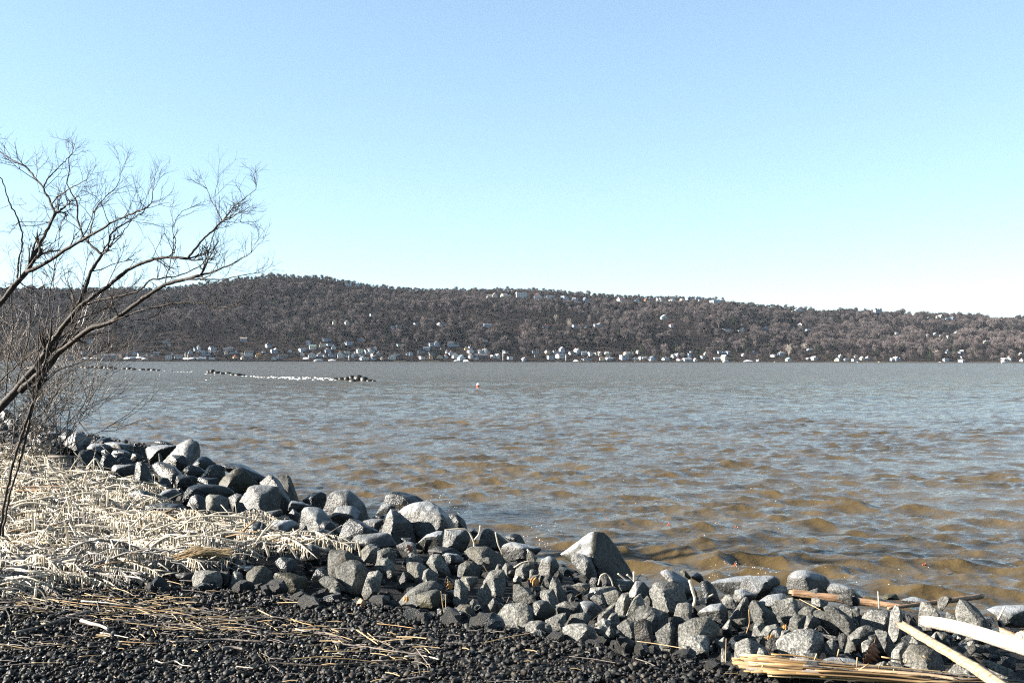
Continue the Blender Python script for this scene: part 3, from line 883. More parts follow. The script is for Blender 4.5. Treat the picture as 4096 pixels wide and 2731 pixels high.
# ------------------------------------------------------------------ near ground and riprap
def soil_material():
    m, t, b = mat('shade_dark_soil')
    g = nd(t, 'ShaderNodeNewGeometry')
    n = nd(t, 'ShaderNodeTexNoise'); n.inputs['Scale'].default_value = 9; n.inputs['Detail'].default_value = 8
    t.links.new(g.outputs['Position'], n.inputs['Vector'])
    c = ramp(t, n.outputs[0], [(0.3, (0.005, 0.005, 0.0055)), (0.6, (0.011, 0.0105, 0.010)), (0.8, (0.026, 0.023, 0.020))])  # soil darkened in colour so the gaps between stones look deeply shaded
    t.links.new(c.outputs[0], b.inputs['Base Color'])
    b.inputs['Roughness'].default_value = .8
    b.inputs['Specular IOR Level'].default_value = .1
    bp = nd(t, 'ShaderNodeBump'); bp.inputs['Strength'].default_value = .8; bp.inputs['Distance'].default_value = .03
    n2 = nd(t, 'ShaderNodeTexNoise'); n2.inputs['Scale'].default_value = 45; n2.inputs['Detail'].default_value = 5
    t.links.new(g.outputs['Position'], n2.inputs['Vector'])
    t.links.new(n2.outputs[0], bp.inputs['Height']); t.links.new(bp.outputs[0], b.inputs['Normal'])
    return m
def zlow(X, Y):
    """the soil itself: lower between the stones than where the stones are heaped"""
    yw, yg = np.interp(X, _wx, _wy), np.interp(X, _gx, _gy)
    t = (Y - yg) / np.maximum(yw - yg, .5)
    return zg(X, Y) - .24 * np.clip(t / .06, 0, 1) * (X > -9)
def build_ground():
    xs = np.concatenate([np.arange(-130, -20, 3.0), np.arange(-20, 12, 0.16), np.arange(12, 60, 3.0)])
    ys = np.concatenate([np.arange(-60, 2, 3.0), np.arange(2, 22, 0.14), np.arange(22, 60, .6), np.arange(60, 200, 4.0)])
    X, Y = np.meshgrid(xs, ys)
    Z = zlow(X, Y) + 0.012 * fbm(np.stack([X.ravel() * 1.3, Y.ravel() * 1.3, X.ravel() * 0], -1), 3, 3).reshape(X.shape) - 0.018
    nr, nc = X.shape
    i = np.arange(nr - 1)[:, None] * nc; j = np.arange(nc - 1)[None]
    Q = np.stack([i + j, i + j + 1, i + nc + j + 1, i + nc + j], -1).reshape(-1, 4)
    tag(link('ground', make_mesh('ground', np.stack([X, Y, Z], -1).reshape(-1, 3), Q, soil_material())), kind='structure')
build_ground()

def rock_material(name, c0, c1, frost, rough, frost_col=(0.27, 0.285, 0.30), frost_rough=0.4, warm=(0.055, 0.046, 0.028), speck=0.5):
    m, t, b = mat(name)
    tc = nd(t, 'ShaderNodeTexCoord'); oi = nd(t, 'ShaderNodeObjectInfo')
    off = nd(t, 'ShaderNodeVectorMath', operation='SCALE')
    cmb = nd(t, 'ShaderNodeCombineXYZ')
    for k in range(3): t.links.new(oi.outputs['Random'], cmb.inputs[k])
    t.links.new(cmb.outputs[0], off.inputs[0]); off.inputs['Scale'].default_value = 57.0
    add = nd(t, 'ShaderNodeVectorMath', operation='ADD')
    t.links.new(tc.outputs['Object'], add.inputs[0]); t.links.new(off.outputs[0], add.inputs[1])
    v = add.outputs[0]
    def noise(s, d=5, r=.6):
        n = nd(t, 'ShaderNodeTexNoise'); n.inputs['Scale'].default_value = s; n.inputs['Detail'].default_value = d; n.inputs['Roughness'].default_value = r
        t.links.new(v, n.inputs['Vector']); return n.outputs[0]
    big, mid, fine = noise(2.6), noise(11, 6, .65), noise(85, 3, .7)
    base = ramp(t, mid, [(0.28, c0), (0.72, c1)]).outputs[0]
    tone = math_n(t, 'MULTIPLY_ADD', oi.outputs['Random'], 0.7, 0.65)
    sp = ramp(t, fine, [(0.42, (1 - speck,) * 3), (0.62, (1 + speck,) * 3)]).outputs[0]
    mul = nd(t, 'ShaderNodeMix', data_type='RGBA', blend_type='MULTIPLY'); mul.inputs[0].default_value = 1
    t.links.new(base, mul.inputs[6]); t.links.new(sp, mul.inputs[7])
    sc_ = nd(t, 'ShaderNodeVectorMath', operation='SCALE'); t.links.new(mul.outputs[2], sc_.inputs[0]); t.links.new(tone, sc_.inputs['Scale'])
    wm = ramp(t, big, [(0.52, (0, 0, 0)), (0.70, (1, 1, 1))]).outputs[0]
    col = mixc(t, math_n(t, 'MULTIPLY', wm, .45), sc_.outputs[0], warm)
    g = nd(t, 'ShaderNodeNewGeometry'); sep = nd(t, 'ShaderNodeSeparateXYZ'); t.links.new(g.outputs['Normal'], sep.inputs[0])
    # rime and glaze settle on what faces up and the sheltered river side
    up = math_n(t, 'MULTIPLY_ADD', sep.outputs[2], 0.55, math_n(t, 'MULTIPLY_ADD', big, 0.9, -0.62 + frost))
    up = math_n(t, 'ADD', up, math_n(t, 'MULTIPLY_ADD', mid, .5, -.25))
    fm = nd(t, 'ShaderNodeMapRange'); fm.inputs['From Min'].default_value = .25; fm.inputs['From Max'].default_value = .95; fm.clamp = True
    t.links.new(up, fm.inputs[0])
    fmask = fm.outputs[0]
    col = mixc(t, fmask, col, frost_col)
    t.links.new(col, b.inputs['Base Color'])
    rr = nd(t, 'ShaderNodeMix', data_type='FLOAT'); t.links.new(fmask, rr.inputs[0]); rr.inputs[2].default_value = rough; rr.inputs[3].default_value = frost_rough
    t.links.new(rr.outputs[0], b.inputs['Roughness'])
    sl_ = nd(t, 'ShaderNodeMix', data_type='FLOAT'); t.links.new(fmask, sl_.inputs[0]); sl_.inputs[2].default_value = .10 if rough > .5 else .28; sl_.inputs[3].default_value = .4
    t.links.new(sl_.outputs[0], b.inputs['Specular IOR Level'])
    hb_ = math_n(t, 'MULTIPLY_ADD', fine, .16, math_n(t, 'MULTIPLY', mid, 1.0))
    bp = nd(t, 'ShaderNodeBump'); bp.inputs['Distance'].default_value = .035
    t.links.new(math_n(t, 'MULTIPLY_ADD', fmask, -.35, .75), bp.inputs['Strength'])
    t.links.new(hb_, bp.inputs['Height']); t.links.new(bp.outputs[0], b.inputs['Normal'])
    return m
ROCKM = {'b': rock_material('wet_breakwater_and_gap_shade_rock', (0.006, 0.006, 0.006), (0.016, 0.015, 0.013), -2.0, .5),
         'd': rock_material('dry_grey_granite', (0.040, 0.041, 0.040), (0.120, 0.118, 0.108), -0.25, .75),
         'p': rock_material('pale_granite', (0.072, 0.073, 0.070), (0.165, 0.161, 0.147), -0.22, .75),
         'i': rock_material('ice_glazed_rock', (0.016, 0.017, 0.018), (0.052, 0.052, 0.049), 0.18, .38),
         'w': rock_material('dark_wet_rock', (0.006, 0.008, 0.010), (0.021, 0.024, 0.026), -0.04, .30, (0.15, 0.18, 0.21)),
         'k': rock_material('black_shaded_rock', (0.006, 0.0065, 0.007), (0.019, 0.018, 0.017), -0.25, .5),
         'm': rock_material('mossy_rock', (0.013, 0.013, 0.008), (0.038, 0.035, 0.018), -0.1, .5)}

def icosphere(n):
    t = (1 + 5 ** .5) / 2
    V = [(-1, t, 0), (1, t, 0), (-1, -t, 0), (1, -t, 0), (0, -1, t), (0, 1, t), (0, -1, -t), (0, 1, -t), (t, 0, -1), (t, 0, 1), (-t, 0, -1), (-t, 0, 1)]
    Fc = [(0, 11, 5), (0, 5, 1), (0, 1, 7), (0, 7, 10), (0, 10, 11), (1, 5, 9), (5, 11, 4), (11, 10, 2), (10, 7, 6), (7, 1, 8), (3, 9, 4), (3, 4, 2), (3, 2, 6), (3, 6, 8), (3, 8, 9), (4, 9, 5), (2, 4, 11), (6, 2, 10), (8, 6, 7), (9, 8, 1)]
    V = [np.array(v) / np.linalg.norm(v) for v in V]
    for _ in range(n):
        mid, F2 = {}, []
        def m_(a, b):
            k = (min(a, b), max(a, b))
            if k not in mid:
                p = V[a] + V[b]; V.append(p / np.linalg.norm(p)); mid[k] = len(V) - 1
            return mid[k]
        for a, b, c in Fc:
            ab, bc, ca = m_(a, b), m_(b, c), m_(c, a)
            F2 += [(a, ab, ca), (b, bc, ab), (c, ca, bc), (ab, bc, ca)]
        Fc = F2
    return np.array(V), np.array(Fc)
ICO = {k: icosphere(k) for k in (0, 1, 2, 3, 4)}

def hull_planes(P):
    n = len(P)
    I = np.array([(a, b, c) for a in range(n) for b in range(a + 1, n) for c in range(b + 1, n)])
    N = np.cross(P[I[:, 1]] - P[I[:, 0]], P[I[:, 2]] - P[I[:, 0]])
    L = np.linalg.norm(N, axis=1)
    ok = L > 1e-6
    N, I = N[ok] / L[ok][:, None], I[ok]
    h = (N * P[I[:, 0]]).sum(1)
    D = N @ P.T - h[:, None]
    out, inn = D.max(1) < 1e-5, D.min(1) > -1e-5
    N = np.vstack([N[out], -N[inn]]); h = np.concatenate([h[out], -h[inn]])
    key = np.unique(np.round(np.column_stack([N, h]), 3), axis=0, return_index=True)[1]
    N, h = N[key], h[key]
    ok = h > 0.02
    return N[ok], h[ok]

def rock_shape(P, sub, rng, p=26.0, rough=1.0, chips=0):
    """P: points that span the stone; a faceted body with worn edges"""
    c = P.mean(0)
    lo, hi = P.min(0), P.max(0)
    c = (lo + hi) / 2
    s = np.maximum((hi - lo) / 2, 1e-3)
    Pn = (P - c) / s
    N, h = hull_planes(Pn)
    if chips:
        e = rng.normal(size=(chips, 3)); e /= np.linalg.norm(e, axis=1, keepdims=True)
        N = np.vstack([N, e]); h = np.concatenate([h, (e @ Pn.T).max(1) * rng.uniform(.86, .97, chips)])
    d, Fc = ICO[sub]
    q = np.maximum(d @ N.T, 0) / h
    r = ((q ** p).sum(1) + 1e-12) ** (-1 / p)
    r = np.minimum(r, 1.9)
    o = rng.uniform(0, 50, 3)
    r = r * (1 + rough * (.030 * fbm(d * 1.9 + o, 1, 3) + .020 * fbm(d * 6.5 + o, 5, 3)))
    V = d * r[:, None]
    a, b = V.min(0), V.max(0)
    V = (V - (a + b) / 2) / ((b - a) / 2)
    return V * s, c, Fc

CROPS = {'A': (0, 400, .09566), 'B': (175, 450, .09566), 'C': (350, 475, .09566), 'D': (525, 500, .09566), 'E': (700, 550, .08503), 'F': (850, 550, .08467)}
TRACED = {
'A': """i 1690,590 1740,540 1990,400 2070,430 2095,500 2085,620 2000,640 1760,640;w 1755,640 1800,565 1930,575 2000,650 1990,670 1780,670;i 1520,520 1540,480 1700,460 1850,470 1700,560 1660,610 1560,600;w 1615,440 1650,415 1740,430 1860,460 1700,465;
w 800,600 830,520 950,505 1050,590 1040,640 850,690 800,690;w 1045,640 1080,560 1150,550 1230,620 1240,680 1130,730 1060,700;w 1150,560 1190,515 1270,510 1380,550 1400,580 1250,560;w 1170,600 1180,560 1260,545 1370,590 1360,610 1220,620;w 1220,660 1240,600 1300,585 1390,630 1400,660 1300,670;
i 1170,690 1190,670 1400,665 1420,690 1400,800 1230,805 1180,780;w 1405,740 1420,650 1480,630 1550,700 1570,760 1640,860 1600,930 1430,830;w 1590,680 1620,640 1700,640 1830,690 2000,790 1900,790 1820,870 1700,790;i 1710,690 1740,680 1860,770 1800,800 1720,740;
w 1910,720 2100,580 2160,585 2260,660 2140,730 2000,690;w 1910,730 1980,670 2080,695 2140,745 2050,790 1930,770;w 2060,800 2180,690 2260,665 2352,690 2352,770 2200,800;w 1640,870 1700,805 1760,805 1810,900 1790,930 1680,930;w 1835,850 1850,780 2000,785 2065,810 2060,860 1930,900 1840,900;
w 2065,830 2080,800 2290,810 2300,840 2120,865;i 660,460 800,315 960,410 920,450 860,490 700,490;w 600,410 690,310 790,340 700,450 640,440;i 410,360 520,320 640,340 620,390 500,410 440,380;w 330,410 400,375 470,400 480,460 400,480 330,450;w 500,300 580,285 720,295 800,330 700,320 560,320;
w 920,455 1050,390 1130,385 1240,440 1100,440;i 905,500 960,445 1100,455 1180,490 1150,540 950,540;i 1090,440 1200,430 1390,460 1400,500 1200,510 1110,480;w 0,110 60,90 130,140 170,190 60,200 0,180;i 40,220 110,195 190,230 200,280 110,300 60,270;w 0,240 50,230 90,290 30,320 0,310;
i 270,310 340,295 370,340 330,400 270,400;w 300,280 370,250 400,290 350,310;w 1350,970 1430,925 1540,945 1580,1010 1520,1080 1380,1060;i 1530,1080 1720,935 1820,925 1870,960 1860,1010 1740,1090;w 1510,1100 1680,1070 1880,1090 1940,1150 1930,1240 1800,1230 1600,1150;w 1930,1090 2000,1000 2060,980 2140,1020 2180,1100 2100,1130""",
'B': """w 75,460 140,380 250,345 430,350 560,380 620,430 600,470 480,480 330,460 120,520;p 320,490 350,455 470,460 550,500 555,610 430,650 360,590;w 100,560 170,480 240,460 300,530 300,590 170,570;m 460,340 500,270 640,180 760,220 880,350 700,440 600,400 520,340;w 470,145 560,130 680,140 970,220 970,260 850,290 640,180 510,200;
i 580,650 720,480 790,370 900,360 1000,385 1090,380 1110,420 1090,600 960,630 790,690;i 885,350 1000,250 1100,330 1250,510 1180,550 1110,540 1040,370;d 1060,250 1180,250 1230,340 1320,500 1240,460 1150,380;i 560,490 640,445 710,460 680,540 610,590;i 845,700 860,655 1110,615 1130,650 1030,700 880,715;
i 1190,660 1230,610 1300,660 1290,710 1210,710;i 1190,560 1220,520 1330,540 1440,580 1300,610 1200,600;w 1330,520 1440,440 1520,430 1585,460 1560,580 1450,570;i 1530,590 1600,460 1660,410 1820,405 1880,450 1990,560 2040,670 1900,660 1750,560 1620,620;i 1620,660 1700,580 1860,575 1940,640 1850,690 1700,700;
i 1290,790 1330,610 1370,585 1530,600 1600,680 1730,760 1500,740 1350,830;w 1510,780 1560,735 1630,740 1690,800 1690,850 1550,820;i 1260,950 1300,850 1370,830 1440,860 1420,930;w 1420,860 1540,820 1650,850 1740,960 1440,960 1400,930;w 1690,880 1760,760 1830,710 1900,730 2130,850 1980,900 1840,950;
i 1960,740 2060,710 2180,715 2120,810 2040,830;i 990,790 1040,740 1200,720 1280,750 1270,880 1060,860;w 750,890 800,770 880,740 960,790 1050,900 960,940 800,930;d 905,960 910,850 960,835 1040,900 1030,950;i 1210,1000 1290,955 1420,950 1440,975 1280,1030;w 1300,1090 1360,1000 1440,980 1510,1040 1520,1100 1340,1110;
i 1815,950 1880,880 2100,860 2230,860 2320,940 2100,960 1900,970;d 1595,1090 1620,1030 1800,1030 1920,1110 1800,1150 1680,1200 1660,1310 1610,1230;d 1670,1230 1800,1150 1930,1140 2010,1240 1990,1400 1860,1420 1720,1350;p 1950,1420 2030,1270 2130,1250 2170,1290 2140,1380 2000,1470;d 2080,1210 2160,1120 2240,1130 2290,1200 2270,1280 2140,1250;
i 2100,1150 2150,1030 2240,1020 2310,1110 2200,1130;w 1950,1060 1990,990 2080,970 2130,1000 2090,1090;k 565,1240 600,1110 650,1080 740,1200 650,1230;w 1045,1160 1100,1110 1250,1130 1280,1180 1250,1260 1140,1270;d 175,1340 210,1260 290,1245 470,1260 500,1350 480,1400 300,1430 200,1410;k 470,1260 560,1260 590,1320 530,1400 490,1380;
d 540,1380 620,1255 700,1280 720,1380 680,1410;d 725,1400 750,1280 830,1210 930,1200 1015,1270 1020,1390 900,1415;i 590,1250 600,1200 700,1215 830,1200 760,1250 680,1270;m 1020,1370 1040,1270 1200,1270 1390,1330 1370,1400 1200,1430;d 1500,1360 1560,1310 1650,1320 1720,1380 1800,1420 1600,1430;w 1420,1310 1480,1230 1560,1240 1650,1320 1500,1340;
d 1610,1460 1650,1420 1720,1430 1730,1470;k 0,1290 100,1270 190,1280 180,1370 60,1370""",
'C': """i 500,380 605,300 790,265 900,290 980,370 1060,480 1105,550 1000,640 840,650 690,640 650,540 560,400;i 320,570 370,430 430,345 500,380 640,500 690,640 560,640 440,610;w 330,290 380,190 430,165 540,165 700,210 780,260 600,320 480,330 380,300;i 270,370 330,300 400,290 480,330 430,350 300,380;w 1030,420 1120,400 1200,460 1250,560 1130,540 1080,480;
i 650,690 800,620 930,575 980,580 960,720 850,730;i 960,730 990,570 1220,560 1260,650 1200,720 1020,720;d 1330,690 1390,560 1440,550 1560,620 1720,690 1560,720;w 1620,630 1700,600 1780,620 1840,700 1730,700;i 1580,740 1700,690 1800,720 2000,760 1900,800 1640,840;w 1250,590 1290,555 1340,600 1300,660;d 110,790 180,720 290,740 320,810 250,860 130,840;
i 480,730 580,690 680,700 700,760 560,810;d 270,870 290,780 370,755 470,790 480,860 400,870 300,900;p 255,960 390,850 470,940 430,1010 340,990;d 590,850 640,805 720,830 770,880 660,900;p 800,910 850,820 940,815 1050,930 1030,970 920,980;i 960,830 1010,805 1130,830 1200,860 1080,900;k 815,770 900,740 1080,760 1180,800 1000,810 830,810;
d 1190,790 1250,740 1440,740 1600,850 1700,920 1580,920 1400,870 1230,830;d 590,980 600,900 720,905 800,950 740,1040 640,1030;p 745,1060 770,990 830,965 930,1030 900,1090 800,1100;d 1120,1050 1130,940 1220,885 1300,900 1370,960 1350,1010 1200,1040;d 1145,1085 1180,1050 1340,1050 1345,1100 1260,1160;d 1390,1110 1470,990 1610,980 1630,1120 1600,1190 1480,1160;
d 1510,980 1540,920 1590,930 1580,980;p 1590,970 1630,910 1700,930 1730,990 1660,1020;d 1715,1050 1740,980 1830,910 1900,920 1920,1000 1850,1050;i 1950,1040 1990,880 2080,840 2150,870 2190,950 2100,990 1990,1040;d 1990,1110 2050,1030 2100,1030 2120,1080 2060,1170;d 2080,1160 2120,1060 2180,1080 2280,1200 2270,1270 2170,1240;
d 1985,1260 2000,1200 2120,1180 2190,1300 2130,1370 2040,1290;d 1700,1260 1710,1140 1760,1130 1870,1190 1960,1250 1900,1300 1750,1300;d 1320,1230 1420,1110 1480,1210 1470,1290 1360,1260;d 1075,1240 1100,1080 1150,1080 1240,1180 1230,1280 1120,1300;k 655,1150 700,1050 760,1090 770,1110;d 500,1310 510,1240 620,1200 730,1130 870,1100 980,1170 900,1190 700,1220 660,1290;
m 660,1320 680,1240 900,1190 950,1200 960,1300 780,1330;d 1440,1350 1500,1275 1600,1360 1520,1400;p 1480,1460 1640,1340 1820,1320 1930,1380 1960,1480 1720,1490 1550,1500;w 1910,1340 1960,1300 2060,1310 2150,1400 2100,1480 1970,1480;d 1050,1410 1150,1340 1270,1340 1260,1420 1150,1430;d 1250,1330 1290,1290 1320,1340 1280,1360;
d 2150,1350 2250,1310 2352,1320 2352,1440 2200,1400;k 480,1100 560,1000 600,1040 560,1160""",
'D': """i 370,580 560,450 730,320 790,330 900,420 1010,570 1150,690 1210,760 1000,770 760,660 560,590;i 480,630 510,560 600,555 690,600 760,720 740,770 600,700;d 480,890 560,860 660,870 680,890 590,930;i 675,850 690,800 760,800 780,870 700,890;k 760,880 790,770 850,755 920,890 850,900;i 930,870 950,820 1110,830 1140,860 1080,900 980,900;
p 655,960 680,905 930,890 960,920 800,960 680,1000;i 1060,960 1160,840 1240,840 1300,920 1280,980 1180,960;d 1295,940 1340,860 1440,840 1560,860 1660,900 1690,1010 1650,1080 1450,1110 1330,1070;i 1410,740 1470,715 1560,740 1700,830 1800,900 1690,920 1560,850 1450,800;w 1830,860 1900,830 1980,890 2050,990 2040,1050 1930,1000;i 1740,800 1800,745 1860,790 1850,830;m 1620,750 1660,715 1740,770 1720,790;
d 940,1090 1010,970 1080,950 1110,1080 1060,1200 960,1190;p 1020,1190 1140,1020 1200,970 1250,1060 1160,1150 1090,1220;d 1240,1030 1280,990 1320,1050 1270,1080;d 1150,1210 1190,1090 1290,1090 1500,1170 1490,1260 1380,1310 1200,1280;p 1525,1210 1590,1080 1700,1060 1750,1090 1740,1180 1620,1300;d 1570,1480 1600,1300 1720,1230 1900,1210 2040,1310 2000,1380 1880,1430 1690,1480 1650,1530;
p 1690,1400 1900,1410 1930,1470 1920,1568 1690,1568;d 1360,1380 1510,1265 1570,1330 1580,1450 1500,1490 1420,1470;k 1140,1260 1240,1230 1330,1260 1340,1400 1260,1450 1160,1430;i 1800,1180 1930,1090 2060,1070 2110,1120 2130,1220 2000,1220 1900,1210;d 680,1020 720,985 810,985 840,1050 760,1060;i 550,1110 590,1050 700,1050 790,1090 830,1150 760,1190 640,1180;d 320,1110 440,1050 560,1060 600,1160 480,1190 330,1160;
d 400,1290 480,1190 620,1165 690,1220 640,1280 520,1290;p 390,1330 480,1280 640,1280 730,1330 760,1380 560,1410 440,1390;d 210,1250 360,1190 430,1170 420,1250 330,1320 230,1310;p 0,1310 50,1255 170,1250 235,1280 230,1350 110,1390 20,1390;d 450,1030 490,980 530,1010 490,1050;d 740,1230 780,1180 900,1120 940,1160 840,1240 770,1290;d 820,1260 900,1180 960,1170 1000,1280 900,1300;
p 720,1330 800,1300 860,1330 850,1380 770,1380;d 960,1310 1050,1240 1140,1260 1150,1380 1040,1400;d 840,1110 950,1050 960,1100 860,1130;d 2060,1310 2130,1240 2170,1310;d 2000,1490 2090,1420 2100,1520 2040,1530;d 2050,1040 2110,980 2200,1050 2150,1070""",
'E': """i 450,440 480,350 560,310 740,290 920,295 950,340 940,400 800,420 700,500 560,500;i 130,380 480,310 640,290 560,320 470,400 300,450;i 1010,400 1020,290 1080,270 1130,230 1240,225 1310,280 1450,300 1530,370 1480,490 1280,480 1050,450;i 1490,460 1530,380 1620,380 1780,450 1960,530 1700,520 1560,500;p 770,480 800,410 880,390 1020,420 1040,470 860,500;i 375,540 400,460 490,450 680,520 600,560 440,580;
d 250,610 300,520 350,510 440,600 330,630;i 670,580 800,520 960,500 1030,520 960,580 800,620;d 345,720 440,660 510,550 560,540 580,600 570,760 530,790 370,760;d 570,670 620,580 680,590 880,750 950,830 840,860 660,780;p 835,640 870,590 1080,545 1150,600 1130,740 1040,800 920,720;d 1100,740 1230,650 1350,660 1330,740 1200,760;d 1030,900 1060,800 1130,740 1250,760 1200,880 1110,940;
d 1200,900 1260,760 1340,760 1430,840 1300,900;d 1330,740 1380,690 1480,720 1640,830 1620,900 1500,880 1400,820;d 1450,660 1560,640 1680,700 1800,800 1900,890 1800,940 1700,880 1600,780;d 1640,660 1700,645 1760,690 1820,780 1740,760;p 1880,840 1920,740 2020,690 2200,700 2240,740 2230,870 2170,930 2000,870 1900,880;d 1730,1070 1740,1010 1900,900 1960,880 2060,910 1960,980 1860,1090 1760,1120;
d 1880,1120 1960,990 2090,970 2110,1040 2080,1100 1980,1110;d 2060,940 2110,920 2220,990 2330,1080 2250,1200 2200,1050 2110,1000;p 890,1080 960,1000 1150,920 1280,915 1420,970 1460,1080 1440,1130 1350,1190 1180,1200 1080,1250 990,1240 970,1140;p 400,1200 410,1080 560,1025 640,1060 780,1150 830,1240 620,1250;d 610,960 640,870 720,845 760,870 700,950;d 680,980 780,890 900,860 960,920 900,1000 760,1000;
d 920,1020 970,940 1050,930 1090,960 1000,1000;d 1160,1280 1200,1200 1380,1200 1400,1290;d 1455,1150 1490,1070 1560,1030 1640,1120 1640,1220 1520,1250;k 1620,1000 1680,965 1730,1000 1700,1110 1640,1080;i 1420,1300 1560,1260 1800,1270 1940,1330 1900,1370 1500,1370;p 1440,990 1500,985 1620,1010 1560,1040;d 600,1030 760,990 770,1080 680,1100;d 1770,700 1840,660 1880,690 1800,740;d 260,890 350,810 380,890;d 190,1090 290,1010 300,1100""",
'F': """d 440,960 490,720 550,635 600,700 630,780 600,920 500,990;p 805,830 820,720 870,600 940,610 1000,690 1120,790 1000,790 900,850;p 1250,760 1260,640 1300,570 1370,580 1500,680 1720,850 1700,900 1560,950 1350,890 1270,800;d 1130,790 1140,720 1240,760 1320,880 1240,870;i 1620,690 1800,670 2055,640 2255,650 2255,830 1900,830 1760,800;m 370,550 440,520 540,510 590,560 450,560;i 600,580 780,550 930,590 900,620 650,600;
p 480,1300 490,1190 570,1100 640,1080 700,1160 620,1260 560,1330;p 620,1250 700,1140 800,1110 900,1130 1030,1170 1100,1280 1150,1420 1000,1440 860,1420 640,1330;d 320,1390 480,1300 600,1330 700,1400 560,1420;d 700,1090 740,1000 850,1060 920,1100 760,1120;d 1160,1460 1240,1330 1350,1380 1480,1480 1500,1560 1300,1500;d 1560,1310 1600,1280 1720,1330 1960,1440 2000,1500 1800,1480;w 1650,950 1740,905 1800,950 1840,1030 1700,980;
d 1360,1130 1480,1110 1560,1160 1420,1190;d 1950,1530 2030,1500 2055,1568 1960,1568;k 650,760 700,750 800,830 760,880;w 1740,820 1800,830 1850,920 1780,900""",
}
ROCKS = []     # dict x, y, w, h, style, object, t
rng = np.random.RandomState(77)
def place_rock(pts, style, yext=0.42, name='rock'):
    x0, x1, y0, y1 = pts[:, 0].min(), pts[:, 0].max(), pts[:, 1].min(), pts[:, 1].max()
    wpx, hpx = x1 - x0, y1 - y0
    xc = (x0 + x1) / 2
    G = ground_at(xc, y1 - 0.04 * hpx)
    Yb = G[1]
    T = float(np.clip((0.62 * wpx + 0.25 * hpx) * Yb / F, .05, 1.6)) * rng.uniform(.85, 1.15)
    if hpx < wpx * .4: T = min(T, wpx * Yb / F * .7)
    Yo = Yb + T * 0.36
    c2 = pts.mean(0)
    low = pts.copy()
    low[:, 1] = np.where(low[:, 1] > c2[1] + hpx * .15, low[:, 1] + hpx * yext, low[:, 1])
    ring = np.array([at(x, y, Yo) for x, y in low])
    cc = ring.mean(0)
    k = len(ring)
    # the side towards the river path: one arris with a lit and a shaded face
    wm, hm_ = ring[:, 0].max() - ring[:, 0].min(), ring[:, 2].max() - ring[:, 2].min()
    dx, dx2 = rng.uniform(-.22, .30), rng.uniform(-.25, .25)
    fr = np.array([[cc[0] + dx * wm, Yo - T * .5 * rng.uniform(.65, 1), cc[2] + rng.uniform(.12, .34) * hm_], [cc[0] + (dx + dx2) * wm, Yo - T * .5 * rng.uniform(.8, 1.1), cc[2] - rng.uniform(.12, .40) * hm_]])
    if rng.rand() < .5: fr = np.vstack([fr, [[cc[0] + rng.uniform(-.3, .3) * wm, Yo - T * .5 * rng.uniform(.5, .9), cc[2] + rng.uniform(-.1, .3) * hm_]]])
    sel2 = rng.choice(k, min(k, 3), replace=False)
    bk = cc + (ring[sel2] - cc) * rng.uniform(.4, .8, (len(sel2), 1))
    bk[:, 1] = Yo + T * .5
    P = np.vstack([ring, fr, bk])
    if len(P) > 18: P = P[np.r_[0:k, k:len(P)]]
    big = max(wpx, hpx)
    V, c, Fc = rock_shape(P, 4 if big > 55 else (3 if big > 13 else 2), rng, {'d': 70, 'p': 70, 'k': 60}.get(style, 34), {'d': .8, 'p': .8}.get(style, .9), 3 if style in 'dpk' else 3)
    me = make_mesh(name, V, Fc, ROCKM[style])
    me.set_sharp_from_angle(angle=R(20 if style in 'dpk' else 32))
    o = link('boulder' if wpx * Yb / F > .6 else 'rock', me, None, c)
    t = (Yb - np.interp(G[0], _gx, _gy)) / (np.interp(G[0], _wx, _wy) - np.interp(G[0], _gx, _gy))
    ROCKS.append(dict(x=xc, y=y1, w=wpx, h=hpx, s=style, o=o, t=t, Y=Yb))
    return o
for crop, txt in TRACED.items():
    ox, oy, s = CROPS[crop]
    for e in txt.replace('\n', '').split(';'):
        a = e.split()
        pts = np.array([[float(v) for v in p.split(',')] for p in a[1:]]) * s + np.array([ox, oy])
        place_rock(pts, a[0])
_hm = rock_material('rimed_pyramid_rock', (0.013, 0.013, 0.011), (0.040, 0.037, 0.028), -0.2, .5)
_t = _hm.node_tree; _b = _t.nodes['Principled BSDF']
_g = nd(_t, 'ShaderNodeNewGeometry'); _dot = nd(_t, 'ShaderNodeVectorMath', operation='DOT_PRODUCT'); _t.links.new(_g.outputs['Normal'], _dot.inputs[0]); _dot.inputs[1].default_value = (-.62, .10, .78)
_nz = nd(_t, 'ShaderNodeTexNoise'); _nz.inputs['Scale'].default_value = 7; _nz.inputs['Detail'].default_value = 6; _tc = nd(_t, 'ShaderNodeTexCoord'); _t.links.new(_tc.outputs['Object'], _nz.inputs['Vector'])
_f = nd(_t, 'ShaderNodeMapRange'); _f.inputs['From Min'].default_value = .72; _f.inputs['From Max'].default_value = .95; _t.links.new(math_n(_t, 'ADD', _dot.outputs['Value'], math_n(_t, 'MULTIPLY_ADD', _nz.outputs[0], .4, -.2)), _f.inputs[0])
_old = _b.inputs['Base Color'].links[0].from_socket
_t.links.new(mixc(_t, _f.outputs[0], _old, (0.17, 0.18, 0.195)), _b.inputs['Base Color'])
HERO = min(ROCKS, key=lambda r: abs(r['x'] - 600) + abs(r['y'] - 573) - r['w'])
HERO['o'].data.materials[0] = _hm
NTR = len(ROCKS)
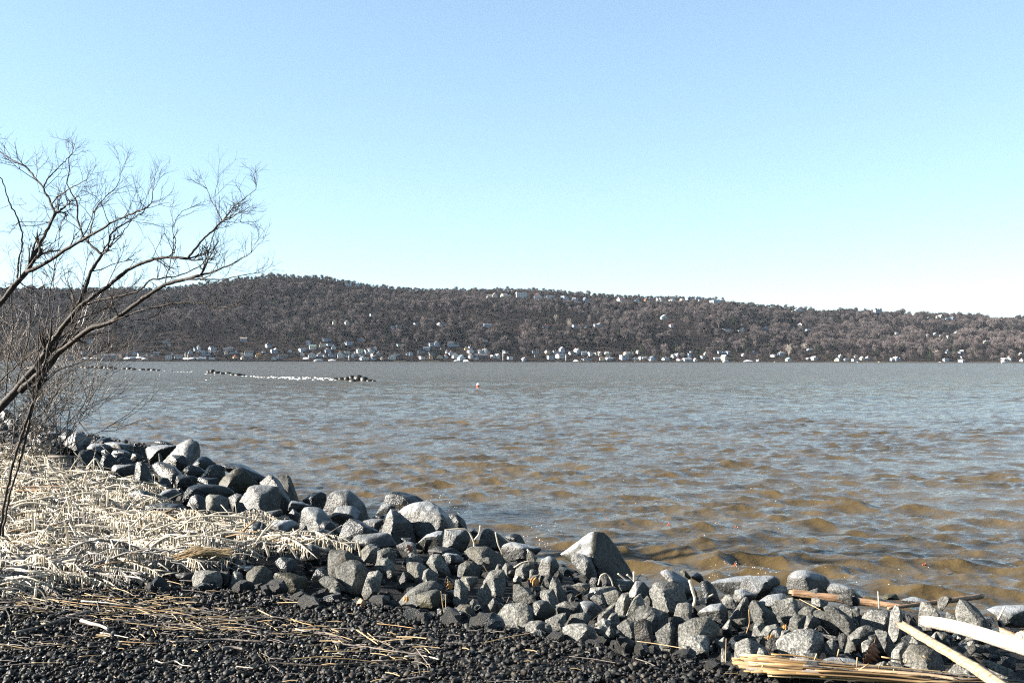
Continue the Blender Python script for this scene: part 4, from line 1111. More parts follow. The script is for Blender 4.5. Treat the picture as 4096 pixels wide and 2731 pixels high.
# smaller stones that show between the traced ones
fill = 0
boxes = np.array([[r['x'] - r['w'] * .5, r['x'] + r['w'] * .5, r['y'] - r['h'], r['y']] for r in ROCKS])
tries = 0
while fill < 70 and tries < 6000:
    tries += 1
    x = rng.uniform(-5, 1028)
    X_ = None
    yw_, yg_ = np.interp(x, [0, 150, 270, 420, 520, 640, 830, 1024], [418, 447, 475, 506, 545, 578, 590, 607]), np.interp(x, [0, 60, 150, 230, 330, 420, 560, 640, 720, 1024], [445, 465, 480, 530, 560, 612, 640, 650, 660, 690])
    y = rng.uniform(yw_ + 3, yg_ - 1)
    inside = ((boxes[:, 0] < x) & (boxes[:, 1] > x) & (boxes[:, 2] + 2 < y) & (boxes[:, 3] - 1 > y)).sum()
    if inside: continue
    left = x < 480
    w_ = rng.uniform(7, 14) * (1.4 if x > 560 else 1)
    h_ = w_ * rng.uniform(.5, .85)
    a = np.sort(rng.uniform(0, 6.283, 7))
    pts = np.stack([x + np.cos(a) * w_ * .5, y - h_ * .42 + np.sin(a) * h_ * .5], -1)
    place_rock(pts, rng.choice(['w', 'i', 'w']) if left else rng.choice(['d', 'd', 'k', 'p']))
    fill += 1
print('rocks', NTR, fill)
# small rubble in the riprap gaps, blackened to stand for their shade (uncountable)
def scatter_stones(name, n, region, size, mats, seed, label, zoff=0.0, flat_=0.7, subdiv=2, smooth=True, noise=.35):
    """points with attributes; a geometry-nodes tree turns each into a lumpy stone"""
    r = np.random.RandomState(seed)
    P = region(r, n)
    n = len(P)
    S = size(r, n)[:, None] * np.stack([r.uniform(.75, 1.35, n), r.uniform(.75, 1.35, n), r.uniform(.5, .95, n) * flat_ / .7], -1)
    P[:, 2] += S[:, 2] * .35 + zoff
    me = bpy.data.meshes.new(name)
    me.vertices.add(n); me.vertices.foreach_set('co', P.astype(np.float32).ravel())
    a = me.attributes.new('scl', 'FLOAT_VECTOR', 'POINT'); a.data.foreach_set('vector', S.astype(np.float32).ravel())
    a = me.attributes.new('rot', 'FLOAT_VECTOR', 'POINT'); a.data.foreach_set('vector', np.stack([r.normal(size=n) * .35, r.normal(size=n) * .35, r.uniform(0, 6.28, n)], -1).astype(np.float32).ravel())
    a = me.attributes.new('variant', 'INT', 'POINT'); a.data.foreach_set('value', r.randint(0, 4, n).astype(np.int32))
    o = link(name, me)
    g = bpy.data.node_groups.new(name + '_nodes', 'GeometryNodeTree')
    g.interface.new_socket('Geometry', in_out='INPUT', socket_type='NodeSocketGeometry')
    g.interface.new_socket('Geometry', in_out='OUTPUT', socket_type='NodeSocketGeometry')
    gi, go = g.nodes.new('NodeGroupInput'), g.nodes.new('NodeGroupOutput')
    jn = g.nodes.new('GeometryNodeJoinGeometry')
    def attr(nm, ty):
        q = g.nodes.new('GeometryNodeInputNamedAttribute'); q.data_type = ty; q.inputs[0].default_value = nm
        return q.outputs[0]
    vv, ss, rr = attr('variant', 'INT'), attr('scl', 'FLOAT_VECTOR'), attr('rot', 'FLOAT_VECTOR')
    for k in range(4):
        ic = g.nodes.new('GeometryNodeMeshIcoSphere'); ic.inputs['Radius'].default_value = 1; ic.inputs['Subdivisions'].default_value = subdiv if smooth != 'mix' else (2 if k % 2 else 1)
        sp = g.nodes.new('GeometryNodeSetPosition')
        nz = g.nodes.new('ShaderNodeTexNoise'); nz.noise_dimensions = '4D'; nz.inputs['W'].default_value = k * 3.7 + seed; nz.inputs['Scale'].default_value = .9; nz.inputs['Detail'].default_value = 1.5
        sub = g.nodes.new('ShaderNodeVectorMath'); sub.operation = 'SUBTRACT'; sub.inputs[1].default_value = (.5, .5, .5)
        g.links.new(nz.outputs['Color'], sub.inputs[0])
        sc = g.nodes.new('ShaderNodeVectorMath'); sc.operation = 'SCALE'; sc.inputs['Scale'].default_value = noise * 4
        g.links.new(sub.outputs[0], sc.inputs[0]); g.links.new(sc.outputs[0], sp.inputs['Offset'])
        g.links.new(ic.outputs['Mesh'], sp.inputs['Geometry'])
        sh = g.nodes.new('GeometryNodeSetShadeSmooth'); sh.inputs['Shade Smooth'].default_value = smooth if smooth != 'mix' else bool(k % 2); g.links.new(sp.outputs[0], sh.inputs[0])
        sm = g.nodes.new('GeometryNodeSetMaterial'); sm.inputs['Material'].default_value = mats[k % len(mats)]
        g.links.new(sh.outputs[0], sm.inputs[0])
        cmp_ = g.nodes.new('FunctionNodeCompare'); cmp_.data_type = 'INT'; cmp_.operation = 'EQUAL'
        ii = [s_ for s_ in cmp_.inputs if s_.type == 'INT']
        g.links.new(vv, ii[0]); ii[1].default_value = k
        ip = g.nodes.new('GeometryNodeInstanceOnPoints')
        g.links.new(gi.outputs[0], ip.inputs['Points']); g.links.new(cmp_.outputs[0], ip.inputs['Selection'])
        g.links.new(sm.outputs[0], ip.inputs['Instance']); g.links.new(ss, ip.inputs['Scale']); g.links.new(rr, ip.inputs['Rotation'])
        g.links.new(ip.outputs[0], jn.inputs[0])
    g.links.new(jn.outputs[0], go.inputs[0])
    o.modifiers.new('scatter', 'NODES').node_group = g
    for m_ in mats: me.materials.append(m_)
    return tag(o, label, kind='stuff')
def bank_region(r, n):
    Y = 3.2 + 31 * r.rand(n) ** 1.9; X = r.uniform(-16, 7, n) * np.clip(Y / 14, .3, 1)
    yw, yg = np.interp(X, _wx, _wy), np.interp(X, _gx, _gy)
    t = (Y - yg) / (yw - yg)
    ok = (t > -.02) & (t < 1.02)
    X, Y = X[ok], Y[ok]
    return np.stack([X, Y, zlow(X, Y)], -1)
scatter_stones('rubble', 6000, bank_region, lambda r, n: r.uniform(.025, .075, n), [ROCKM['k'], ROCKM['b'], ROCKM['w'], ROCKM['b']], 5, 'small broken stones filling the gaps between the riprap rocks', flat_=.7, subdiv=2, smooth=False, noise=.45)
pebble_m = []
for nm, c0, c1, ro in (('pebble_black', (0.006, 0.006, 0.0065), (0.015, 0.015, 0.015), .5), ('pebble_grey', (0.009, 0.0095, 0.0095), (0.034, 0.033, 0.030), .6), ('pebble_brown', (0.010, 0.008, 0.0065), (0.028, 0.023, 0.018), .6)):
    pebble_m.append(twig_material(nm, c0, c1))
    b_ = pebble_m[-1].node_tree.nodes['Principled BSDF']; b_.inputs['Roughness'].default_value = ro; b_.inputs['Specular IOR Level'].default_value = .18
def gravel_region(r, n):
    Y = r.uniform(2.6, 9.5, n) ; X = r.uniform(-7.5, 4.6, n)
    yg = np.interp(X, _gx, _gy)
    ok = (Y < yg + .9) & (np.abs(X) < .58 * Y + .5) & (r.rand(n) < np.clip(1.25 - (Y - 4) * .12, .35, 1))
    X, Y = X[ok], Y[ok]
    return np.stack([X, Y, zlow(X, Y) - .014 + r.uniform(0, .02, len(X))], -1)
scatter_stones('gravel', 190000, gravel_region, lambda r, n: .0055 + .0140 * r.rand(n) ** 2.6, [pebble_m[0], pebble_m[1], pebble_m[0], pebble_m[2]], 8, 'dark wet pebble gravel of the beach in the foreground', subdiv=2, smooth='mix', noise=.5)

# labels of the rocks: look, then the count from a landmark within its band
STY = {'d': 'dry grey', 'p': 'pale grey', 'i': 'ice-glazed', 'w': 'dark wet', 'k': 'blackish', 'm': 'mossy'}
def form_of(r):
    a = r['w'] / max(r['h'], 1)
    return 'slab' if a > 2.1 else ('upright rock' if a < 0.95 else ('boulder' if r['w'] * r['Y'] / F > .6 else 'rock'))
def band_of(r):
    return 'at the waterline' if r['t'] > .72 else ('along the gravel edge' if r['t'] < .22 else 'in mid riprap')
LMS = [(180, 'the tallest far-left boulder'), (265, 'the notched block boulder'), (447, 'the flat-topped boulder'), (598, 'the pyramid boulder'), (806, 'the lumpy iced boulder'), (925, 'the driftwood log')]
for r in ROCKS:
    lx, ln = min(LMS, key=lambda l: abs(l[0] - r['x'])); r['lm'], r['lx'] = ln, lx
    r['key'] = (STY[r['s']], form_of(r), band_of(r), ln, r['x'] > lx)
for r in ROCKS:
    same = sorted([q for q in ROCKS if q['key'] == r['key']], key=lambda q: (abs(q['x'] - q['lx'])))
    n = next(i for i, q in enumerate(same) if q is r)
    sd = 'right' if r['key'][4] else 'left'
    lab = '%s %s %s, %s %s of %s' % (r['key'][0], r['key'][1], r['key'][2], (ORD[n] + ' such') if len(same) > 1 else 'only such', sd, r['lm'])
    tag(r['o'], lab, 'rock', 'riprap rocks of the bank')
def relabel(x, y, lab):
    r = min(ROCKS[:NTR], key=lambda q: abs(q['x'] - x) + abs(q['y'] - q['h'] * .5 - y))
    r['o']['label'] = lab
relabel(600, 552, 'large pyramid-shaped boulder with icy white left face and dark right face')
relabel(181, 450, 'tallest boulder at the far left waterline, bright icy left face')
relabel(256, 500, 'notched block boulder with lit left side and dark hollow front')
relabel(446, 520, 'wide flat-topped boulder with frosted top at the water edge')
relabel(392, 523, 'leaning iced rock against the left of the wide flat-topped boulder')
relabel(808, 580, 'big lumpy dark iced boulder at the waterline left of the driftwood plank')
relabel(761, 584, 'long rounded iced slab left of the lumpy iced boulder')
relabel(976, 615, 'large pale rock with rippled dark right face above the driftwood log')
relabel(925, 658, 'large pale faceted boulder under the splintered driftwood plank')
relabel(798, 642, 'big pale faceted rock right behind the straw bundle')
relabel(698, 632, 'smooth rounded grey boulder left of the straw bundle')

# ------------------------------------------------------------------ the broken breakwater far out
ISL = [(336, 379.2, 9, 2.2), (342, 379.5, 8, 3.2), (347, 379.6, 7, 3.6), (351.5, 379.6, 8, 5), (358.5, 380, 11, 6), (364, 380.3, 9, 4.4), (369.5, 380.6, 7, 2), (374, 380.8, 5, 1.2), (353, 380.8, 9, 2.4),
       (209, 372.4, 6, 2.8), (212.5, 372.6, 6, 4), (217, 373, 8, 2.6), (222, 373.6, 6, 2.2), (228, 373, 7, 1.8), (233, 374.6, 7, 2), (238, 375, 9, 2.2), (244, 375, 6, 1.2),
       (142, 369.6, 7, 1.8), (148, 369.8, 5, 2), (153, 370, 7, 1.8), (158, 370.2, 5, 1.4), (124, 368.8, 6, 1.8), (129, 369, 7, 2.6), (133.5, 369.4, 6, 2),
       (83, 367.4, 6, 2), (87.5, 367.8, 7, 2.2), (92, 367.6, 5, 2.8), (96.5, 367.9, 6, 2.8), (101, 368, 7, 3), (105.5, 368.2, 5, 2.6), (110, 368.3, 7, 2.4), (115, 368.6, 5, 1.8), (70, 367, 6, 1.6), (58, 366.8, 6, 1.6), (44, 366.4, 7, 1.8), (30, 366, 6, 1.6), (172, 371.2, 4, .8)]
gap_n = {}
for x, y, w_, h_ in ISL:
    a = np.linspace(0, 6.28, 8)[:-1] + rng.uniform(-.3, .3, 7)
    d = ray(x, y); Y = (WZ - CAM_H) / d[2]
    T = w_ * Y / F * .8
    pts = np.array([[x + math.cos(q) * w_ * .5, y - h_ * .42 - math.sin(q) * h_ * .58] for q in a])
    ring = np.array([at(px_, py_, Y) for px_, py_ in pts])
    ring[:, 2] -= (ring[:, 2] < WZ + .1) * .4
    cc = ring.mean(0)
    fr = cc + (ring[::2] - cc) * .6 - np.array([0, T * .5, 0]); bk = cc + (ring[1::2] - cc) * .6 + np.array([0, T * .5, 0])
    V, c, Fc = rock_shape(np.vstack([ring, fr, bk]), 2, rng, 18)
    cl = 'nearest islet' if x > 330 else ('second islet' if x > 200 else ('thin islet' if x > 120 else 'long left rock row'))
    k = gap_n.setdefault(cl, 0); gap_n[cl] += 1
    tag(link('breakwater_rock', make_mesh('breakwater_rock', V, Fc, ROCKM['b']), None, c), 'dark breakwater rock, %s from the left in the %s' % (ORD[sorted([i[0] for i in ISL if (i[0] > 330) == (x > 330) and (200 < i[0] <= 330) == (200 < x <= 330) and (120 < i[0] <= 200) == (120 < x <= 200)]).index(x)], cl), 'rock', 'rocks of the broken breakwater')
# ------------------------------------------------------------------ leaning bare trees on the left
def bark_material(name, c0, c1, rough=.75):
    m, t, b = mat(name)
    tc = nd(t, 'ShaderNodeTexCoord')
    mp = nd(t, 'ShaderNodeMapping'); mp.inputs['Scale'].default_value = (9, 9, 3); t.links.new(tc.outputs['Object'], mp.inputs[0])
    n = nd(t, 'ShaderNodeTexNoise'); n.inputs['Scale'].default_value = 3.0; n.inputs['Detail'].default_value = 7; t.links.new(mp.outputs[0], n.inputs['Vector'])
    r = ramp(t, n.outputs[0], [(.3, c0), (.7, c1)]); t.links.new(r.outputs[0], b.inputs['Base Color'])
    b.inputs['Roughness'].default_value = rough
    b.inputs['Specular IOR Level'].default_value = .15
    bp = nd(t, 'ShaderNodeBump'); bp.inputs['Strength'].default_value = .6; bp.inputs['Distance'].default_value = .012
    t.links.new(n.outputs[0], bp.inputs['Height']); t.links.new(bp.outputs[0], b.inputs['Normal'])
    return m
bark_m = bark_material('tree_bark', (0.011, 0.009, 0.008), (0.040, 0.031, 0.025))
twig_m = bark_material('tree_twigs', (0.013, 0.010, 0.009), (0.036, 0.027, 0.022))
iced_twig_m = bark_material('iced_twigs', (0.050, 0.040, 0.033), (0.20, 0.17, 0.145), .3)

def smooth_path(pts, n=None):
    pts = np.asarray(pts, float)
    d = np.concatenate([[0], np.cumsum(np.linalg.norm(np.diff(pts[:, :3], axis=0), axis=1))])
    n = n or max(4, len(pts) * 4)
    u = np.linspace(0, d[-1], n)
    out = np.stack([np.interp(u, d, pts[:, k]) for k in range(pts.shape[1])], -1)
    for _ in range(2):
        out[1:-1] = .25 * out[:-2] + .5 * out[1:-1] + .25 * out[2:]
    return out

def grow(mb, p, d, L, r, depth, rng, up=.35, bend=.35):
    """a twig that forks; everything it carries goes into mb"""
    n = 5 if depth > 0 else 4
    pts, dd = [p], d / np.linalg.norm(d)
    st = L / (n - 1)
    for k in range(n - 1):
        dd = dd + rng.normal(size=3) * bend * .45 + np.array([0, 0, up * .22])
        dd /= np.linalg.norm(dd)
        pts.append(pts[-1] + dd * st)
    pts = np.array(pts)
    mb.tube(pts, np.linspace(r, r * .45, n), 3 if r < .012 else 4, False)
    if depth <= 0: return
    k = rng.randint(3, 5) if depth > 1 else rng.randint(2, 5)
    for i in range(k):
        f = rng.uniform(.25, 1.0)
        q = f * (n - 1); a = min(int(q), n - 2); s = pts[a] + (pts[a + 1] - pts[a]) * (q - a)
        dirv = (pts[a + 1] - pts[a]) / st
        side = np.cross(dirv, rng.normal(size=3)); side /= np.linalg.norm(side)
        grow(mb, s, dirv * .8 + side * rng.uniform(.5, .95) + np.array([0, 0, .15]), L * rng.uniform(.42, .72), r * .60, depth - 1, rng, up, bend)

def limb(root, path, Y0, dY, w0, w1, rng, name='limb', twigs=None, density=1.0, tw_len=1.0, m=None, sides=7, tip=True):
    """path in pixels, depth runs from Y0 to Y0 + dY; widths in pixels"""
    P = np.array(path, float)
    n = len(P)
    t = np.linspace(0, 1, n)
    W3 = np.array([at(x, y, Y0 + dY * k) for (x, y), k in zip(P, t)])
    W3 = smooth_path(W3, max(8, n * 4))
    nn = len(W3)
    wob = rng.normal(size=(nn, 3)) * .004 * Y0 / 12
    W3 = W3 + wob
    tt_ = np.linspace(0, 1, nn)
    rad = (w0 + (w1 - w0) * tt_) * .35 * Y0 / F * (1 + .08 * rng.normal(size=nn))
    mb = MB(); mb.tube(W3, rad, sides)
    o = mb.build(name, m or bark_m, root)
    if twigs is not None:
        L = np.linalg.norm(np.diff(W3, axis=0), axis=1).sum()
        k = int(L * 3.4 * density)
        for _ in range(k):
            f = rng.uniform(.22, 1)
            a = min(int(f * (nn - 1)), nn - 2)
            d = W3[a + 1] - W3[a]; d /= np.linalg.norm(d)
            side = np.cross(d, rng.normal(size=3)); side /= np.linalg.norm(side)
            big = rng.rand() < .35
            grow(twigs, W3[a], d * .65 + side * .8 + np.array([0, -.0, .35]), tw_len * rng.uniform(.45, .95) * (1.0 if big else .6), max(.0034, min(rad[a] * .5, .010 if big else .0055)), 2 if big else 1, rng)
        if tip:
            for _ in range(3):
                d = W3[-1] - W3[-3]; d /= np.linalg.norm(d)
                grow(twigs, W3[-1], d + rng.normal(size=3) * .35, tw_len * rng.uniform(.32, .58), max(.004, rad[-1] * .7), 2, rng)
    return W3

rng = np.random.RandomState(123)
def tree_root(x, y, name, label, cat):
    G = ground_at(x, y)
    return tag(link(name, None, None, None), label, cat, 'bare trees leaning over the bank'), G
def finish_tree(root, base):
    """move the thing's origin to its foot without moving its parts"""
    root.location = tuple(float(c) for c in base)
    for ch in root.children:
        ch.matrix_parent_inverse = Matrix.Translation(-Vector([float(c) for c in base]))

def build_tree(label, base_px, Y0, limbs, name='bare_tree', cat='tree', m=None, tm=None, dens=1.0, tl=1.0):
    root = tag(link(name, None), label, cat, 'bare trees on the left bank')
    tw = MB()
    first = None
    for i, (path, dy, w0, w1, d_) in enumerate(limbs):
        W3 = limb(root, path, Y0 + dy[0], dy[1], w0, w1, rng, 'trunk' if i == 0 else 'limb', tw, d_ * dens, tl, m)
        if first is None: first = W3[0]
    o = tw.build('twigs', tm or twig_m, root)
    tag(o, kind='stuff')
    finish_tree(root, first)
    return root

# the upper tree, entering from the left edge
build_tree('bare tree whose forked limb enters from the left edge and rises highest', None, 13.0, [
    ([(-70, 440), (-52, 380), (-30, 332), (0, 304), (12, 288), (26, 272)], (0, 0), 10, 7, .4),
    ([(26, 272), (47, 262), (69, 247), (94, 234), (110, 223), (130, 214), (146, 208)], (0, -.8), 6, 1.8, 1),
    ([(27, 271), (32, 259), (48, 228), (55, 213)], (0, .4), 5.5, 4, .7),
    ([(55, 213), (51, 203), (43, 187), (34, 176), (26, 166), (14, 161), (2, 154), (-8, 143)], (.4, .8), 3.6, 1.4, .8),
    ([(43.5, 187), (47, 179), (57, 169), (65, 161), (70, 155)], (.6, .6), 2.2, 1, 1),
    ([(55, 213), (62, 208), (68, 204), (76, 197)], (.4, -.4), 2.6, 1.2, 1),
    ([(51, 204), (58, 196), (70, 188), (86, 180)], (.4, -.5), 2.2, 1, 1),
    ([(-6, 170), (4, 182), (8, 200), (17, 216), (22, 232), (23, 245), (18, 262), (18, 280)], (.5, .2), 1.4, 3, .6)], tl=.70, dens=1.9)
# the main leaning tree with three big limbs
build_tree('big leaning bare tree spreading right over the river from the bank', None, 13.5, [
    ([(-46, 472), (-28, 440), (0, 408), (18, 388), (40, 361)], (0, 0), 13, 9.5, .1),
    ([(40, 361), (56, 335), (75, 311), (85, 290), (90, 272), (102, 254)], (0, .4), 8.5, 4, .45),
    ([(102, 254), (89, 243), (83, 236), (77, 217), (78, 203), (66, 183), (70, 170), (68, 158), (72, 153)], (.4, .6), 3.6, 1.1, .9),
    ([(102, 254), (109.5, 248), (108, 237), (115, 229), (127, 222), (140, 214), (152, 203), (153, 190)], (.4, -.5), 3, 1.1, 1),
    ([(109.5, 248), (118, 239), (126, 228), (132, 219)], (.4, 0), 2, 1, 1),
    ([(88, 243), (92, 225), (97, 205), (106, 196), (118, 186), (121, 172)], (.4, 1), 2, .9, 1),
    ([(40, 361), (52, 342), (64, 325), (80, 305), (99, 293), (111, 283), (131, 267), (156, 258), (168, 257), (187.5, 258)], (0, -.8), 7, 3.6, .5),
    ([(187.5, 258), (199, 243), (209, 234), (222, 221)], (-.8, -.2), 3.4, 2.6, .6),
    ([(222, 221), (218, 212), (215.5, 207), (211, 201), (207, 189)], (-1, .4), 1.9, .8, 1),
    ([(222, 221), (236, 204), (246, 197), (256, 189)], (-1, -.5), 2, .7, 1),
    ([(222, 221), (230, 216), (240, 212)], (-1, -.6), 1.6, .8, 1),
    ([(222, 221), (230, 222), (240, 222)], (-1, 0), 1.4, .7, 1),
    ([(168, 257), (175, 252), (176, 240), (172, 230), (178, 214), (190, 207)], (-.6, .5), 2, .8, 1),
    ([(20, 391), (42, 370), (55, 355), (77, 338), (91, 327), (111, 322), (122, 314), (140, 300), (165, 284), (185, 279), (199, 275)], (-.3, -.9), 9.5, 4, .35),
    ([(199, 275), (217, 270), (234, 263), (244, 257), (251, 253)], (-1.2, -.4), 3.4, 1.1, .9),
    ([(185, 279), (205, 279), (225, 279), (238, 276), (252, 273)], (-1.2, -.2), 2.6, .9, 1),
    ([(112, 321), (130, 314), (147, 308), (178, 302), (199, 302), (217, 307), (228, 307), (240, 302)], (-.8, -.6), 3, 1, .8),
    ([(76, 308), (102, 299), (115, 297), (140, 291), (150, 279), (175, 276), (186, 273), (204, 264), (209, 250), (213, 236)], (.2, -.7), 3.4, 1.1, .8),
    ([(62, 328), (80, 318), (104, 309), (124, 296), (132, 286)], (.2, .7), 2.6, 1.2, .9),
    ([(8, 402), (28, 378), (48, 350), (62, 336)], (.5, .4), 6.5, 4, .2),
    ([(30, 392), (52, 365), (75, 333), (95, 316), (110, 300), (124, 292)], (-.5, .3), 2.4, 1, .5),
    ([(45, 372), (60, 352), (80, 328), (98, 304), (107, 285), (118, 262)], (-.3, .5), 2.6, 1, .6),
    ([(14, 396), (22, 360), (30, 330), (31, 300), (33, 268), (30, 240)], (.6, .5), 2.2, .8, .7),
    ([(22, 388), (40, 350), (48, 318), (50, 290), (57, 255), (60, 232)], (.3, .8), 2.4, .8, .7),
    ([(5, 404), (8, 360), (14, 325), (10, 296), (15, 270)], (.8, .4), 2, .8, .7),
    ([(62, 345), (78, 322), (84, 300), (83, 278), (88, 256)], (-.2, -.3), 1.8, .7, .7),
    ([(70, 340), (88, 335), (110, 331), (132, 320), (150, 318)], (-.6, .4), 1.6, .6, .7),
    ([(-5, 385), (20, 362), (44, 346), (60, 322), (70, 300)], (.9, -.6), 2, .8, .6)], tl=.62, dens=1.9)
# the sapling in front
build_tree('slim twin-stemmed sapling rising from the iced grass in the left foreground', None, 8.6, [
    ([(-2, 545), (1, 520), (6, 496), (14, 457), (24, 429), (33, 402), (37, 390)], (0, 0), 4.2, 3.8, .06),
    ([(0, 545), (3, 529), (9, 496), (18, 467), (26, 438), (33, 405)], (.05, -.05), 3.6, 2.6, .06),
    ([(37, 390), (42, 374), (47, 351), (51, 331), (52, 310), (55, 292)], (0, .1), 3.4, 1.1, .6),
    ([(31, 420), (43, 411), (55, 396), (59, 387), (71, 374), (82, 364), (94, 357), (104, 352)], (0, -.3), 2, .8, .5),
    ([(43, 383), (61, 368), (82, 362), (100, 350)], (0, .2), 1.8, .8, .4),
    ([(33, 399), (28, 383), (20, 368), (8, 346), (0, 330)], (0, .2), 1.9, 1, .6),
    ([(37, 390), (40, 365), (38, 345), (40, 318), (47, 300), (55, 270)], (0, -.2), 2, .8, .7),
    ([(42, 374), (52, 355), (64, 338), (72, 322)], (0, .2), 1.6, .7, .7),
    ([(0, 462), (10, 452), (24, 438)], (0, 0), 1.5, 1.2, .2)], 'sapling', 'sapling', dens=.9, tl=.42)
# the tangle of iced shoots low on the left
shrub = tag(link('shrub', None), 'tangled shrub of pale iced shoots against the far hill at the left edge', 'shrub')
tw = MB()
base = ground_at(-10, 455)
for k in range(110):
    b = base + np.array([rng.uniform(-1.8, 1.2), rng.uniform(-.6, .6), -.1])
    d = np.array([rng.uniform(-.25, .75), rng.uniform(-.2, .2), 1.0])
    grow(tw, b, d, rng.uniform(1.2, 2.5), rng.uniform(.006, .012), 2, rng, .15, .55)
tag(tw.build('shoots', iced_twig_m, shrub), kind='stuff')
finish_tree(shrub, base)

# ------------------------------------------------------------------ ice-coated grass and reeds
def ice_material(name, col, trans=.35, rough=.22):
    m, t, b = mat(name)
    tc = nd(t, 'ShaderNodeTexCoord')
    n = nd(t, 'ShaderNodeTexNoise'); n.inputs['Scale'].default_value = 14; n.inputs['Detail'].default_value = 5; t.links.new(tc.outputs['Object'], n.inputs['Vector'])
    r = ramp(t, n.outputs[0], [(.3, tuple(c * .62 for c in col)), (.65, col)]); t.links.new(r.outputs[0], b.inputs['Base Color'])
    b.inputs['Roughness'].default_value = rough
    b.inputs['IOR'].default_value = 1.31
    tr = nd(t, 'ShaderNodeBsdfTranslucent'); t.links.new(r.outputs[0], tr.inputs[0])
    mx = nd(t, 'ShaderNodeMixShader'); mx.inputs[0].default_value = trans
    out = t.nodes['Material Output']
    t.links.new(b.outputs[0], mx.inputs[1]); t.links.new(tr.outputs[0], mx.inputs[2]); t.links.new(mx.outputs[0], out.inputs[0])
    return m
ice_m = ice_material('cream_ice', (0.56, 0.505, 0.415), .4)
clear_ice_m = ice_material('greyish_ice', (0.25, 0.235, 0.22))
straw_m = flat('dry_straw', (0.15, 0.095, 0.045), .7, .3, .35)
reed_m = flat('pale_reed', (0.25, 0.18, 0.095), .6, .3, .25)
stick_m = bark_material('weathered_stick', (0.055, 0.047, 0.042), (0.15, 0.13, 0.115))
darkstick_m = bark_material('dark_stick', (0.014, 0.011, 0.010), (0.048, 0.038, 0.031))
gold_reed_m = flat('golden_reed', (0.20, 0.115, 0.038), .55, .35, .25)

def icicles(mb, pts, rng, gap=.022, lmin=.02, lmax=.075):
    seg = np.linalg.norm(np.diff(pts, axis=0), axis=1)
    d = np.concatenate([[0], np.cumsum(seg)])
    for s in np.cumsum(gap * rng.uniform(.35, 1.9, max(2, int(d[-1] / gap)))):
        s2 = s
        if s2 > d[-1]: break
        p = np.array([np.interp(s2, d, pts[:, k]) for k in range(3)])
        L = lmin + (lmax - lmin) * rng.rand() ** 1.5
        w_ = rng.uniform(.0045, .0095)
        lean = rng.normal(size=2) * .006
        mb.tube([p + [0, 0, .004], p + [lean[0], lean[1], -L * .6], p + [lean[0] * 2, lean[1] * 2, -L]], [w_, w_ * .8, w_ * .35], 3, False)
def frond_path(x0, y0, pts_px, Y):
    return smooth_path(np.array([at(x, y, Y) for x, y in pts_px]), max(8, 4 * len(pts_px)))
A2 = lambda c: (c[0] * .09566, 400 + c[1] * .09566)
B2 = lambda c: (175 + c[0] * .09566, 450 + c[1] * .09566)
C2 = lambda c: (350 + c[0] * .09566, 475 + c[1] * .09566)
D2 = lambda c: (525 + c[0] * .09566, 500 + c[1] * .09566)
E2 = lambda c: (700 + c[0] * .08503, 550 + c[1] * .08503)
F2_ = lambda c: (850 + c[0] * .08467, 550 + c[1] * .08467)
G2 = lambda c: (c[0] * .09566, 550 + c[1] * .09566)
H2 = lambda c: (200 + c[0] * .09566, 575 + c[1] * .09566)
